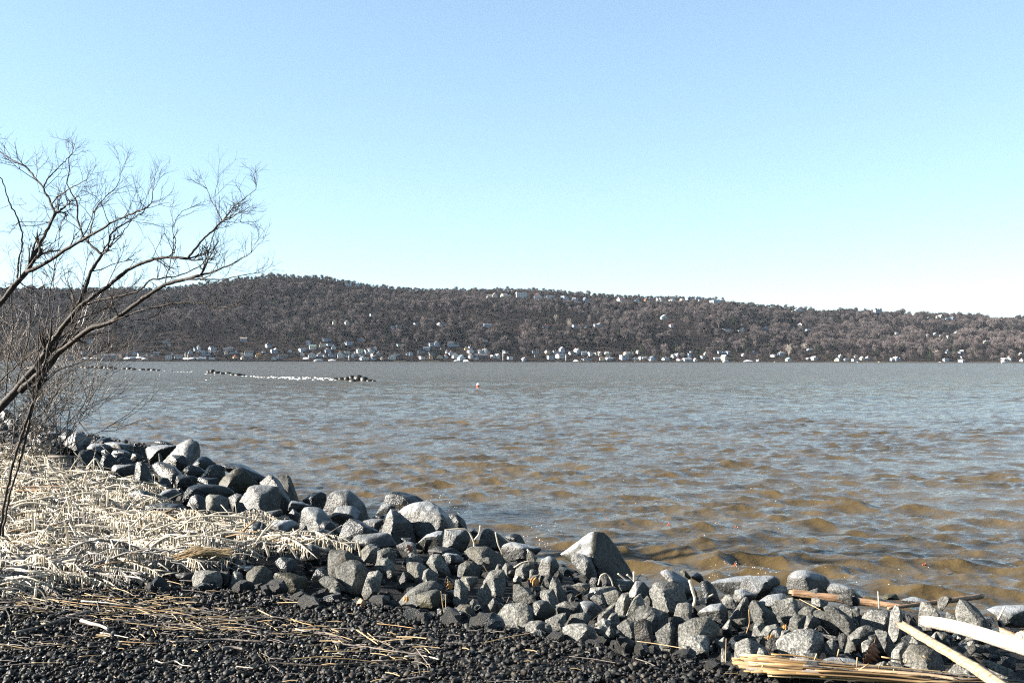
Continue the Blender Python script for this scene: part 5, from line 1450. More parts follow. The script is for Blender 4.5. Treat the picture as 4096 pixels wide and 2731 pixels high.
FRONDS = [   # map, path, radius (crop px), icicles, colour, label
 (A2, [(905, 712), (1000, 590), (1092, 765)], 22, 0, 'thick ice-coated stalk bent to a sharp point beside the dark boulders'),
 (A2, [(680, 830), (790, 765), (1000, 735), (1130, 790)], 15, 1, 'iced arching reed just below the sharply bent iced stalk'),
 (A2, [(640, 970), (785, 825), (840, 945)], 18, 0, 'ice-coated stalk bent into a tent shape above the brown plank end'),
 (A2, [(345, 1042), (450, 1018), (595, 1008), (645, 1115)], 17, 1, 'iced reed lying level then snapping down right of the sapling stems'),
 (A2, [(60, 1185), (180, 1082), (350, 1058), (640, 1132), (940, 1225)], 17, 1, 'long iced arch sweeping right from behind the sapling stems'),
 (A2, [(700, 1012), (880, 958), (1050, 972), (1220, 1072), (1350, 1182)], 15, 1, 'iced arch with a fringe of icicles, falling to the right'),
 (A2, [(960, 1242), (1150, 1180), (1350, 1168), (1560, 1200), (1800, 1272)], 16, 1, 'wide low iced arch in front of the wet slabs'),
 (A2, [(1010, 832), (1150, 800), (1280, 842), (1400, 945)], 16, 1, 'iced arch over a dark hollow beside the upright wet rock'),
 (A2, [(700, 1012), (745, 1165)], 22, 0, 'straight ice-coated stalk slanting under the falling iced arch'),
 (A2, [(250, 1412), (500, 1332), (800, 1308), (1200, 1330), (1700, 1422), (2000, 1512)], 11, 1, 'longest thin iced arch, its dark stem showing, low in the iced grass'),
 (B2, [(20, 1322 - 800 + 330), (170, 700), (400, 678), (700, 690), (950, 772)], 18, 1, 'iced arch with a deep curtain of icicles before the notched block boulder'),
 (B2, [(570, 860), (650, 762), (760, 742)], 26, 1, 'stubby iced arch over the dark hollow under the notched boulder'),
 (B2, [(0, 915), (200, 888), (420, 902), (700, 962), (900, 1105)], 16, 1, 'long iced arch running down to the gravel-edge rocks'),
 (B2, [(440, 1200), (520, 1110), (640, 1072), (760, 1080), (880, 1130)], 8, 0, 'thin dark-stemmed iced arch above the black peaked rock'),
 (B2, [(932, 958), (985, 1112)], 21, 0, 'upright ice-coated stalk, left one by the iced V above the gravel-edge rocks'),
 (B2, [(1080, 1062), (1165, 955), (1285, 1135)], 19, 0, 'ice-coated stalk bent to an upside-down V above the gravel-edge rocks'),
 (B2, [(1540, 1000), (1600, 985), (1750, 965), (1905, 962)], 16, 1, 'level iced reed bridging two rocks with icicles below'),
 (B2, [(1905, 938), (1940, 1105)], 22, 0, 'upright iced stub at the right end of the level iced reed'),
 (A2, [(1050, 1030), (1052, 1185)], 20, 0, 'upright ice finger, left of a pair in the iced grass'),
 (A2, [(1132, 938), (1115, 1182)], 18, 0, 'tall upright ice finger, right of a pair in the iced grass'),
 (A2, [(1980, 1070), (2095, 1212)], 28, 0, 'thick ice finger leaning left beside the pale rock'),
 (A2, [(1910, 1160), (2035, 1245)], 26, 0, 'lower thick ice finger of the leaning group beside the pale rock'),
 (A2, [(1930, 1130), (2060, 1232)], 18, 0, 'middle thin ice finger of the leaning group beside the pale rock'),
 (A2, [(500, 655), (650, 820)], 30, 0, 'broad iced blade slanting down to the right behind the tent-shaped stalk'),
 (A2, [(815, 1370), (900, 1445), (1090, 1568)], 18, 0, 'ice-coated stalk slanting down right through the lower iced grass'),
 (A2, [(475, 915), (520, 930), (600, 1000)], 16, 0, 'hooked iced stalk above the brown plank'),
 (C2, [(1290, 832), (1300, 700), (1262, 620), (1228, 558), (1100, 556), (990, 570)], 15, 0, 'iced branch curving up and over the mid-riprap boulder'),
 (C2, [(1300, 672), (1350, 610), (1362, 520)], 13, 0, 'forked tip of the iced branch standing up before the river'),
 (C2, [(1520, 590), (1545, 720), (1600, 830)], 13, 0, 'thin iced stick standing right of the forked iced branch'),
 (C2, [(1850, 770), (1960, 860)], 18, 1, 'short iced feather of icicles left of the pyramid boulder'),
 (C2, [(1715, 960), (1800, 905), (1890, 890), (1925, 930)], 13, 1, 'small iced arch with comb-like icicles left of the pyramid boulder'),
 (D2, [(765, 880), (790, 775), (850, 755), (900, 820), (922, 900)], 14, 0, 'ice hoop over a black hollow right under the pyramid boulder'),
 (D2, [(1140, 850), (1140, 740)], 22, 0, 'upright ice knob right of the ice hoop'),
 (D2, [(1065, 770), (1140, 835)], 18, 0, 'leaning ice finger left of the upright ice knob'),
 (D2, [(970, 760), (1060, 830)], 16, 0, 'short ice finger furthest left of the ice knob group'),
 (D2, [(1160, 850), (1200, 775), (1240, 765), (1285, 825)], 12, 0, 'small ice arch right of the upright ice knob'),
 (D2, [(1720, 830), (1745, 920), (1780, 1030), (1760, 1100)], 26, 0, 'iced brown stump of a branch standing among the dark icy rocks'),
 (D2, [(1820, 1062), (1970, 975)], 16, 0, 'iced twig with a glassy round tip right of the iced stump'),
 (F2_, [(345, 682), (330, 480)], 13, 0, 'thin iced stick standing upright before the long driftwood plank'),
 (F2_, [(1748, 812), (1832, 655)], 16, 0, 'ice finger leaning right on the grainy slab at the right edge'),
 (G2, [(-60, 250), (100, 300), (250, 360), (420, 400), (470, 480), (490, 560)], 9, 0, 'outermost iced twig hoop at the lower left edge'),
 (G2, [(60, 380), (200, 400), (330, 480), (380, 590)], 8, 0, 'middle iced twig hoop at the lower left edge'),
 (G2, [(100, 430), (220, 460), (300, 560), (328, 640)], 7, 0, 'inner iced twig hoop at the lower left edge'),
 (G2, [(-20, 590), (50, 600), (90, 660), (112, 780)], 7, 0, 'lowest small iced twig hoop at the lower left edge'),
]
for mp_, path, r_, ic, lab in FRONDS:
    pp = [mp_(c) for c in path]
    lowest = max(pp, key=lambda q: q[1])
    Y = ground_at(lowest[0], lowest[1] + 2)[1] - .05
    s = .09566 if mp_ not in (E2, F2_) else .085
    W3 = frond_path(0, 0, pp, Y)
    base = W3[np.argmin(W3[:, 2])].copy()
    root = tag(link('iced_stalk', None), lab, 'iced stalk', 'ice-coated stalks among the riprap')
    mb = MB(); n = len(W3)
    mb.tube(W3, r_ * s * .5 * Y / F * np.clip(1.15 + .12 * rng.normal(size=n), .8, 1.5), 6)
    mb.build('ice_shell', ice_m, root)
    if ic:
        im = MB(); icicles(im, W3, rng, .020, .03, .095)
        tag(im.build('icicles', ice_m, root), kind='stuff')
    finish_tree(root, base)

# the mass of iced grass
def in_poly(x, y, poly):
    c = False; n = len(poly); j = n - 1
    for i in range(n):
        if (poly[i][1] > y) != (poly[j][1] > y) and x < (poly[j][0] - poly[i][0]) * (y - poly[i][1]) / (poly[j][1] - poly[i][1]) + poly[i][0]: c = not c
        j = i
    return c
GP = [(-20, 446), (36, 450), (50, 462), (70, 478), (92, 470), (118, 482), (148, 482), (150, 505), (172, 514), (180, 522), (215, 524), (262, 520), (268, 540), (250, 556), (236, 554), (205, 572), (160, 576), (120, 584), (60, 590), (-20, 600)]
GP2 = [(262, 545), (322, 541), (322, 550), (300, 556)]
mass, mass2, mass3 = MB(), MB(), MB()
cnt = 0
rg = np.random.RandomState(55)
while cnt < 2300:
    x, y = rg.uniform(-20, 330), rg.uniform(446, 598)
    if not (in_poly(x, y, GP) or in_poly(x, y, GP2)): continue
    cnt += 1
    G = ground_at(x, y)
    Y = G[1]
    u_ = rg.rand()
    tgt = mass3 if u_ < .05 else (mass if rg.rand() < (.88 if y < 560 else .5) else mass2)
    ice_t = mass if tgt is mass3 else tgt
    if rg.rand() < .62:                                   # a bowed blade, iced along part of its length
        L = rg.uniform(.22, .85) * (.7 + .03 * Y)
        ang = -.25 + rg.normal() * .38 + (0 if rg.rand() < .85 else math.pi)
        h = rg.uniform(.015, .11) * (1 if rg.rand() < .85 else 1.9)
        k = np.linspace(0, 1, 9)
        sk = k ** rg.uniform(.7, 1.5)
        path = np.stack([G[0] + math.cos(ang) * L * (k - .5), G[1] + math.sin(ang) * L * (k - .5), G[2] + h * 4 * sk * (1 - sk) * .8 + .04 * (1 - k) + .012], -1)
        path += rg.normal(size=path.shape) * .004
        path[:, 2] = np.maximum(path[:, 2], zg(path[:, 0], path[:, 1]) + .005)
        tgt.tube(path, np.linspace(rg.uniform(.0035, .0105), .0025, 9) * (1 + .25 * rg.normal(size=9)).clip(.5, 1.6), 5)
        a0 = rg.randint(0, 3); a1 = rg.randint(7, 10)
        if rg.rand() < .9: icicles(ice_t, path[a0:a1], rg, rg.uniform(.009, .022), .012, min(.12, h * .9 + .04))
    elif rg.rand() < .55:                                  # a broken stalk lying or leaning anyhow
        L = rg.uniform(.06, .36) * (.7 + .03 * Y)
        d = np.array([rg.normal(), rg.normal() * .6, abs(rg.normal()) * .45]); d /= np.linalg.norm(d)
        p0 = G + [0, 0, rg.uniform(0, .09)]
        m_ = p0 + d * L * .5 + rg.normal(size=3) * .012
        tgt.tube([p0, m_, p0 + d * L], [rg.uniform(.004, .013), rg.uniform(.004, .011), .004], 5)
    else:                                                 # a cluster of upright ice fingers
        for _ in range(rg.randint(2, 7)):
            q = G + np.array([rg.normal() * .10, rg.normal() * .10, 0])
            w_ = rg.uniform(.005, .010)
            ice_t.tube([q, q + np.array([rg.normal() * .010, rg.normal() * .010, rg.uniform(.03, .09)])], [w_, w_ * .7], 5)
tag(mass.build('iced_grass', ice_m), 'mass of cream-coloured ice-coated grass and icicles on the left bank', kind='stuff')
tag(mass3.build('tan_grass_stems', straw_m), 'tan dead grass stems showing between the iced blades', kind='stuff')
tag(mass2.build('grey_iced_grass', clear_ice_m), 'greyer iced grass stubble where the iced bank meets the gravel', kind='stuff')
# dry tan tuft combed by the wind
tuft = MB()
for k in range(130):
    t0 = rg.rand()
    p0 = B2((-30 + 120 * rg.rand(), 1240 - 150 * t0)); 
    p1 = B2((380 + 240 * rg.rand(), 1010 + 60 * rg.rand() + 60 * t0))
    Yt = ground_at(B2((0, 1250))[0], B2((0, 1250))[1])[1] + rg.uniform(-.1, .25)
    mid = ((p0[0] + p1[0]) / 2 + rg.normal() * 2, (p0[1] + p1[1]) / 2 - 6 + rg.normal() * 2)
    tuft.tube(frond_path(0, 0, [p0, mid, p1], Yt), [.0035] * 11 + [.0015], 3, False)
_tuft_m = flat('tan_grass', (0.27, 0.195, 0.105), .6, .3, .3)
tag(tuft.build('grass_tuft', _tuft_m), 'tan wind-combed grass tuft in the iced grass behind the gravel-edge rocks', 'grass tuft')

# ------------------------------------------------------------------ driftwood, sticks and reeds
def log_mesh(name, W3, rad, m, rng, sides=16, groove=.12, jag=.5, flat_=1.0):
    W3 = np.asarray(W3); n = len(W3)
    t = np.gradient(W3, axis=0); t /= np.linalg.norm(t, axis=1, keepdims=True)
    a = np.cross(t, [0, 0, 1.0]); a /= np.linalg.norm(a, axis=1, keepdims=True); b = np.cross(a, t)
    th = np.arange(sides) / sides * 2 * np.pi
    gr = np.cumsum(rng.normal(size=sides)) * 0; gr = rng.normal(size=sides)
    V = []
    for i in range(n):
        g = 1 + groove * (gr * .8 + .5 * rng.normal(size=sides))
        ring = W3[i] + rad[i] * (np.cos(th) * g)[:, None] * a[i] + rad[i] * flat_ * (np.sin(th) * g)[:, None] * b[i]
        if i in (0, n - 1): ring = ring + t[i] * (rng.uniform(-1, 1, sides) * jag * rad[i])[:, None]
        V.append(ring)
    V = np.vstack(V)
    i = np.arange(n - 1)[:, None] * sides; j = np.arange(sides)[None]; k = (j + 1) % sides
    Q = np.stack([i + j, i + k, i + sides + k, i + sides + j], -1).reshape(-1, 4).tolist()
    c0 = len(V); V = np.vstack([V, W3[:1] + t[0] * rad[0] * .2, W3[-1:] - t[-1] * rad[-1] * .2])
    e = (n - 1) * sides
    Q += [[(s + 1) % sides, s, c0] for s in range(sides)] + [[e + s, e + (s + 1) % sides, c0 + 1] for s in range(sides)]
    return make_mesh(name, V, Q, m)
def wood_material(name, c0, c1, dirx, rough=.65):
    m, t, b = mat(name)
    tc = nd(t, 'ShaderNodeTexCoord')
    mp = nd(t, 'ShaderNodeMapping'); mp.inputs['Rotation'].default_value = (0, 0, dirx); mp.inputs['Scale'].default_value = (2.5, 42, 42); t.links.new(tc.outputs['Object'], mp.inputs[0])
    n = nd(t, 'ShaderNodeTexNoise'); n.inputs['Scale'].default_value = 1.6; n.inputs['Detail'].default_value = 6; t.links.new(mp.outputs[0], n.inputs['Vector'])
    r = ramp(t, n.outputs[0], [(.30, c0), (.62, c1)]); t.links.new(r.outputs[0], b.inputs['Base Color'])
    b.inputs['Roughness'].default_value = rough
    bp = nd(t, 'ShaderNodeBump'); bp.inputs['Strength'].default_value = .7; bp.inputs['Distance'].default_value = .012
    t.links.new(n.outputs[0], bp.inputs['Height']); t.links.new(bp.outputs[0], b.inputs['Normal'])
    return m
def driftwood(name, pathY, widths, m, label, cat, flat_=1.0, groove=.08, jag=.6, n=26):
    P = np.array([list(at(x, y, Y)) for x, y, Y in pathY])
    d = np.concatenate([[0], np.cumsum(np.linalg.norm(np.diff(P, axis=0), axis=1))])
    u = np.linspace(0, d[-1], n)
    W3 = np.stack([np.interp(u, d, P[:, k]) for k in range(3)], -1)
    for _ in range(2): W3[1:-1] = .25 * W3[:-2] + .5 * W3[1:-1] + .25 * W3[2:]
    rad = np.interp(u, d, [w_ * .5 * q[2] / F for w_, q in zip(widths, pathY)])
    c = W3.mean(0)
    return tag(link(name, log_mesh(name, W3 - c, rad, m, rng, 18, groove, jag, flat_), None, c), label, cat)
white_wood = wood_material('bleached_wood', (0.17, 0.14, 0.105), (0.34, 0.30, 0.245), 0.55)
plank_wood = wood_material('raw_plank_wood', (0.11, 0.068, 0.035), (0.28, 0.20, 0.125), -0.6)
orange_wood = wood_material('orange_split_wood', (0.10, 0.05, 0.024), (0.25, 0.155, 0.085), 0.0)
driftwood('driftwood_log', [(925, 620.5, 6.0), (945, 623.5, 5.9), (968, 629, 5.75), (1000, 639, 5.55), (1030, 648, 5.4), (1066, 662, 5.2)], [12, 13.5, 14.5, 15.5, 17, 18], white_wood, 'thick bleached white driftwood log lying across the rocks at the right edge', 'driftwood', .95, .05, .7)
driftwood('driftwood_plank', [(902, 624, 5.5), (934, 643, 5.2), (977, 668, 4.85), (1008, 690, 4.6)], [9, 10, 12, 14], plank_wood, 'splintered pale plank slanting down to the lower right corner', 'driftwood', .85, .10, 1.4)
driftwood('driftwood_plank', [(790, 591.5, 7.6), (827, 596.5, 7.55), (865, 601.5, 7.5), (902, 605.5, 7.4)], [7.5, 9, 8, 4.5], orange_wood, 'long orange-brown split plank lying along the back of the riprap', 'driftwood', .8, .10, 1.0)
driftwood('driftwood_pole', [(888, 607.5, 7.2), (922, 603.2, 7.35), (952, 599.6, 7.5), (982, 595.5, 7.7)], [2.5, 4, 4.6, 5], orange_wood, 'ice-tipped round pole rising right from the end of the orange-brown plank', 'driftwood', 1, .08, .4)
driftwood('driftwood_plank', [(857, 669, 4.95), (895, 671.5, 4.9), (930, 674, 4.85), (956, 678, 4.8)], [6, 5.5, 5.5, 5], plank_wood, 'pale split plank lying on the right end of the straw bundle', 'driftwood', .5, .1, 1.2)
driftwood('driftwood_log', [(1001, 630, 5.9), (1012, 635, 5.85), (1030, 643, 5.75)], [7, 8, 8], orange_wood, 'short orange log end behind the bleached log at the right edge', 'driftwood', 1, .08, .8)
driftwood('driftwood_plank', [(14, 490.5, 11.6), (38, 490, 11.6), (61, 489.2, 11.6)], [4.2, 4.6, 4], wood_material('brown_board', (0.16, 0.08, 0.04), (0.34, 0.18, 0.08), 0), 'brown board lying level in the iced grass beside the sapling', 'board', .7, .08, .4)
driftwood('driftwood_plank', [(-4, 487, 11.9), (30, 486.4, 11.9), (64, 485.4, 11.9)], [1.8, 2, 1.8], orange_wood, 'thin brown batten just above the level brown board', 'board', .8, .08, .4)
fr = tag(link('broken_fence', None), 'iced square wooden fence corner hung with icicles in the iced grass', 'fence')
mb = MB(); Yf = ground_at(62, 470)[1]
rail = np.array([at(49, 456, Yf), at(62, 456.2, Yf), at(76, 456.6, Yf)]); mb.tube(rail, .022, 6); mb.build('rail', stick_m, fr)
mb = MB(); mb.tube([at(75.6, 455.5, Yf), at(74.8, 468, Yf)], .018, 6); mb.build('post', stick_m, fr)
mb = MB(); icicles(mb, rail, rng, .02, .07, .15); tag(mb.build('icicles', ice_m, fr), kind='stuff')
finish_tree(fr, at(75, 468, Yf))
# wound bundle at the right edge
bd = tag(link('cord_bundle', None), 'pale round bundle wound with cord, cut by the right picture edge', 'bundle')
c = at(1026, 640.5, 5.8)
V, Fc = ICO[3]
mb = MB(); mb.add(V * np.array([.075, .055, .060]) + c, np.column_stack([Fc, Fc[:, 2]])); mb.build('body', white_wood, bd)
for k in range(7):
    th = np.linspace(0, 6.283, 25)
    x_ = -.06 + .02 * k; rr = math.sqrt(max(0, 1 - (x_ / .075) ** 2))
    mb = MB(); mb.tube(np.stack([c[0] + x_ + 0 * th, c[1] + .0565 * rr * np.cos(th), c[2] + .0615 * rr * np.sin(th)], -1), .0016, 4, False)
    mb.build('cord', straw_m, bd)
finish_tree(bd, c - np.array([0, 0, .06]))
# straw bundle
sb = tag(link('reed_bundle', None), 'long bundle of golden dry reeds lying on the gravel at the lower right', 'reed bundle')
c = at(760, 664, 5.0)
for k in range(74):
    v = rng.rand()
    xs0 = 727 + rng.uniform(0, 18) + 30 * v ** 2 + (60 * rng.rand() if rng.rand() < .4 else 0)
    y0 = 653 + 22 * v + rng.normal() * .8
    x1 = rng.uniform(830, 1040)
    f = (x1 - 727) / 130.0
    y1 = y0 + (19 - 11 * v) * f * .62 + rng.normal() * 2.2 + .6
    Yd = 5.15 - .30 * v + rng.normal() * .02
    pts = [(xs0, y0), ((xs0 + x1) / 2, (y0 + y1) / 2 + rng.normal() * 1.8), (x1, y1)]
    W3 = smooth_path(np.array([at(x, y, Yd - .12 * (x - 727) / 300) for x, y in pts]), 9)
    W3[:, 2] = np.maximum(W3[:, 2], 0.004)
    mb = MB(); mb.tube(W3, rng.uniform(.003, .0075) * np.linspace(1, .7, 9), 5)
    mb.build('reed', [reed_m, straw_m, gold_reed_m, stick_m, straw_m][rng.randint(5)], sb)
for k in range(16):   # broken bits poking out
    x, y = rng.uniform(735, 940), rng.uniform(655, 682)
    W3 = np.array([at(x, y, 4.95), at(x + rng.normal() * 9, y - rng.uniform(1, 11), 4.93)])
    mb = MB(); mb.tube(W3, .0035, 4); mb.build('reed', reed_m, sb)
finish_tree(sb, c)

STICKS = [  # map, path, radius, material, name, label
 (G2, [(160, 868), (330, 830), (500, 780), (720, 700), (940, 642)], 28, stick_m, 'stick', 'thick grey weathered branch lying at the lower left, rising to the right'),
 (G2, [(545, 512), (900, 560), (1250, 592), (1600, 625), (1990, 668)], 8, gold_reed_m, 'reed', 'long thin golden reed lying across the upper gravel on the left'),
 (G2, [(760, 512), (1150, 505), (1590, 500)], 9, gold_reed_m, 'reed', 'level golden reed just above the long thin golden reed'),
 (G2, [(1120, 392), (1400, 552), (1560, 632)], 8, darkstick_m, 'stick', 'dark stick leaning from the black rock down across the golden reed'),
 (G2, [(720, 322), (790, 440), (832, 592)], 10, darkstick_m, 'stick', 'dark kinked stick standing up left of the black rock'),
 (G2, [(820, 442), (1030, 350)], 8, stick_m, 'stick', 'short grey stick slanting up towards the black rock'),
 (G2, [(932, 832), (850, 960), (580, 1212)], 9, darkstick_m, 'stick', 'dark bent stick running down left from the grey branch tip'),
 (G2, [(1342, 1022), (1100, 1142), (700, 1332)], 6, darkstick_m, 'stick', 'long thin dark twig slanting to the bottom left'),
 (G2, [(600, 952), (1000, 892)], 7, darkstick_m, 'stick', 'dark straw-thin twig under the grey branch tip'),
 (G2, [(1810, 962), (2050, 952), (2352, 930), (2600, 950), (2780, 955)], 20, stick_m, 'stick', 'smooth grey driftwood stick lying level in the left middle of the gravel'),
 (G2, [(1628, 1150), (1700, 1182), (1830, 1150), (1900, 1200), (2010, 1212)], 12, white_wood, 'root', 'twisted white root lying near the bottom edge'),
 (G2, [(850, 742), (950, 775), (1060, 800), (1130, 832)], 36, white_wood, 'wood_chunk', 'pale shredded wood chunk right of the grey branch'),
 (G2, [(1050, 860), (1200, 885), (1350, 915)], 12, white_wood, 'wood_chunk', 'thin pale wood splinter below the shredded chunk'),
 (G2, [(1250, 950), (1450, 962), (1680, 970)], 8, gold_reed_m, 'reed', 'short golden reed below the thin pale splinter'),
 (G2, [(850, 532), (1060, 545), (1280, 572)], 17, white_wood, 'wood_chunk', 'whitish stick lying beside the long golden reed'),
 (G2, [(600, 1002), (812, 995)], 5, reed_m, 'reed', 'short level straw in the lower left gravel'),
 (G2, [(330, 922), (520, 872)], 6, darkstick_m, 'stick', 'short dark twig under the thick grey branch'),
 (G2, [(1640, 468), (1712, 612)], 8, darkstick_m, 'stick', 'short dark stick propped right of the black rock'),
 (G2, [(330, 1172), (700, 1172)], 4, reed_m, 'reed', 'fine straw near the lower left corner'),
 (G2, [(830, 1108), (1040, 1090)], 5, reed_m, 'reed', 'fine straw left of the long thin dark twig'),
 (G2, [(200, 722), (400, 640), (560, 572)], 7, straw_m, 'reed', 'thin tan stem rising left of the golden reed'),
 (H2, [(360, 1040), (480, 1005), (600, 968), (700, 920), (850, 918), (1250, 950), (1700, 915), (2180, 888)], 18, darkstick_m, 'stick', 'longest dark stick curving along the bottom of the gravel'),
 (H2, [(1390, 692), (1520, 725), (1700, 742), (2000, 790), (2320, 830)], 15, stick_m, 'stick', 'long pale-ended stick in the middle of the gravel'),
 (H2, [(1640, 572), (1860, 722)], 13, reed_m, 'reed', 'thicker bright reed stub slanting in the middle gravel'),
 (H2, [(1750, 600), (1862, 692)], 9, reed_m, 'reed', 'thinner bright reed stub beside the thicker one'),
 (H2, [(838, 210), (930, 290)], 13, reed_m, 'reed', 'bright short reed stub near the upper gravel edge'),
 (H2, [(610, 362), (770, 440)], 12, reed_m, 'reed', 'bright reed stub touching the tan stick'),
 (H2, [(80, 452), (350, 465), (600, 440), (950, 442)], 15, stick_m, 'stick', 'tan forked stick lying level in the upper middle gravel'),
 (H2, [(950, 452), (1060, 495), (1180, 522)], 9, gold_reed_m, 'reed', 'golden reed running on from the tan forked stick'),
 (H2, [(1850, 502), (2050, 522), (2250, 552)], 7, gold_reed_m, 'reed', 'thin golden stem in the upper right of the gravel'),
 (H2, [(1000, 560), (1090, 585), (1170, 578)], 13, white_wood, 'wood_chunk', 'small white wood sliver in mid gravel'),
 (H2, [(90, 712), (150, 792)], 17, reed_m, 'reed', 'stubby bright reed end right of the grey driftwood stick'),
 (H2, [(380, 950), (580, 972)], 11, white_wood, 'wood_chunk', 'white splinter lying above the longest dark stick'),
 (H2, [(1362, 922), (1388, 828)], 10, clear_ice_m, 'iced_stub', 'iced stub standing on the longest dark stick'),
 (H2, [(2280, 920), (2302, 1032)], 11, clear_ice_m, 'iced_stub', 'iced stub standing at the right of the bottom gravel'),
 (H2, [(1880, 870), (1980, 850), (2080, 832)], 30, stick_m, 'wood_chunk', 'grey curled bark chunk right of the middle gravel'),
 (H2, [(230, 775), (330, 755), (460, 780)], 32, stick_m, 'wood_chunk', 'tan wood chunk beside the stubby bright reed end'),
 (H2, [(2100, 1102), (2352, 1062)], 24, stick_m, 'stick', 'grey stick at the bottom edge of the middle gravel'),
 (H2, [(2140, 850), (2352, 840), (2500, 880)], 16, white_wood, 'stick', 'whitish flat stick right of the long pale-ended stick'),
 (H2, [(1300, 790), (1750, 790)], 7, reed_m, 'reed', 'thin level reed below the long pale-ended stick'),
 (H2, [(600, 800), (660, 885)], 9, reed_m, 'reed', 'left of two short leaning reed stubs in mid gravel'),
 (H2, [(670, 820), (705, 905)], 9, reed_m, 'reed', 'right of two short leaning reed stubs in mid gravel'),
 (D2, [(1170, 1470), (1400, 1500), (1660, 1545)], 6, reed_m, 'reed', 'thin reed at the gravel edge below the black rock'),
 (E2, [(300, 1322), (305, 1150), (308, 1032)], 5, reed_m, 'reed', 'upright straw at the left end of the straw bundle'),
 (C2, [(985, 1442), (965, 1330), (950, 1205)], 8, reed_m, 'reed', 'dry grass stem standing before the long grey rock'),
 (C2, [(1002, 1420), (1000, 1330), (1003, 1238)], 5, reed_m, 'reed', 'thinner dry stem right of the standing grass stem'),
 (C2, [(1400, 945), (1450, 1025)], 7, straw_m, 'reed', 'short tan stem stuck between mid-riprap rocks'),
 (C2, [(1622, 1362), (1665, 1262)], 6, straw_m, 'reed', 'short tan stem above the pale gravel-edge slab'),
 (E2, [(1172, 572), (1400, 690), (1632, 822)], 8, reed_m, 'reed', 'thin straight reed slanting below the orange-brown plank'),
 (E2, [(575, 690), (585, 850), (545, 970)], 16, straw_m, 'reed', 'tan husk stem hanging between dry grey rocks left of the pale boulder'),
 (D2, [(530, 1002), (660, 925)], 8, straw_m, 'stick', 'reddish thin stick between rocks below the ice hoop'),
 (D2, [(660, 1290), (780, 1180), (950, 1045)], 7, darkstick_m, 'stick', 'dark thin stick leaning across the gravel-edge rocks'),
 (E2, [(1630, 1258), (1720, 1350), (1820, 1422)], 14, straw_m, 'reed', 'broad tan reed blade leaning on the straw bundle below the oak leaf'),
 (E2, [(600, 1320), (690, 1240)], 16, reed_m, 'reed', 'short pale reed stub leaning on the straw bundle'),
]
for mp_, path, r_, m_, nm, lab in STICKS:
    s = .085 if mp_ in (E2, F2_) else .09566
    pts = []
    for c in path:
        x, y = mp_(c)
        G = ground_at(x, y, .022)
        pts.append(G + np.array([0, 0, .4 * r_ * s * G[1] / F]))
    pts = np.array(pts)
    if abs(pts[0, 1] - pts[-1, 1]) > .0 and (abs(path[0][0] - path[-1][0]) < abs(path[0][1] - path[-1][1]) * 1.2) and mp_ is not G2 or nm == 'iced_stub' or lab.startswith('dark kinked') or 'propped' in lab or 'slanting up towards' in lab:
        Yb = ground_at(*mp_(max(path, key=lambda c: c[1])))[1] - .03       # stands or leans: keep it in one depth
        pts = np.array([at(*mp_(c), Yb) for c in path])
    W3 = smooth_path(pts, max(8, 4 * len(pts)))
    Ym = W3[:, 1].mean()
    rr = max(r_ * s * .5 * Ym / F, .0022)
    n = len(W3)
    mb = MB(); mb.tube(W3 - W3.mean(0) , rr * np.linspace(1.1, .75, n) * (1 + .07 * rng.normal(size=n)), 7)
    tag(link(nm, mb.mesh(nm, m_), None, W3.mean(0)), lab, {'wood_chunk': 'wood', 'iced_stub': 'iced stub', 'root': 'root'}.get(nm, nm), 'sticks and reeds washed up on the bank')
# litter: bits of straw nobody would count
lit = MB(); lit2 = MB()
for k in range(820):
    q = rg.rand()
    if q < .62:                                            # the wrack line
        x = rg.uniform(-10, 430)
        y = np.interp(x, [0, 90, 180, 330, 430], [592, 604, 614, 634, 655]) + rg.normal() * 9
        if rg.rand() < max(0, (x - 200) / 330): continue
    elif q < .8:
        x, y = rg.uniform(-10, 200), rg.uniform(578, 650)
    else:
        x, y = rg.uniform(0, 1000), rg.uniform(590, 684)
    yge = np.interp(x, [0, 330, 420, 560, 640, 720, 1024], [572, 572, 612, 642, 652, 662, 690])
    if y < yge: continue
    G = ground_at(x, y, .022)
    L = rg.uniform(.03, .10) if rg.rand() < .7 else rg.uniform(.1, .3); an = rg.normal() * .5 - .15
    d = np.array([math.cos(an), math.sin(an), rg.normal() * .10]) * L * .5
    (lit if rg.rand() < .4 else lit2).tube([G - d, G + d * .1 + [0, 0, .004], G + d], rg.uniform(.0013, .0032), 4, False)
tag(lit.build('straw_litter', reed_m), 'bits of broken straw strewn over the gravel', kind='stuff')
tag(lit2.build('twig_litter', stick_m), 'bits of grey twig strewn over the gravel', kind='stuff')

# ------------------------------------------------------------------ leaves, pebble, buoy, foam
def leaf_mesh(name, L, W, lobes, m, rng, curl=.25):
    n = 33
    t = np.linspace(0, 1, n)
    half = W * .5 * np.sin(np.pi * np.clip(t, 0, 1)) ** .7 * (1 + .35 * np.sin(t * np.pi * 2 * lobes)) + .002
    mid = np.stack([t * L, 0 * t, .12 * L * np.sin(t * 3)], -1)
    l = mid + np.stack([0 * t, half, curl * half * (1 + .3 * np.sin(t * 22))], -1)
    r = mid + np.stack([0 * t, -half, curl * half * (1 + .3 * np.cos(t * 19))], -1)
    th = np.array([0, 0, -.0012])
    V = np.vstack([l, mid, r, l + th, mid + th, r + th])
    Q = []
    for i in range(n - 1):
        for a in (0, 1):
            o = a * n
            Q.append([o + i, o + n + i, o + n + i + 1, o + i + 1])
            Q.append([3 * n + o + i + 1, 3 * n + o + n + i + 1, 3 * n + o + n + i, 3 * n + o + i])
        Q.append([i + 1, 3 * n + i + 1, 3 * n + i, i]); Q.append([2 * n + i, 5 * n + i, 5 * n + i + 1, 2 * n + i + 1])
    return make_mesh(name, V, Q, m)
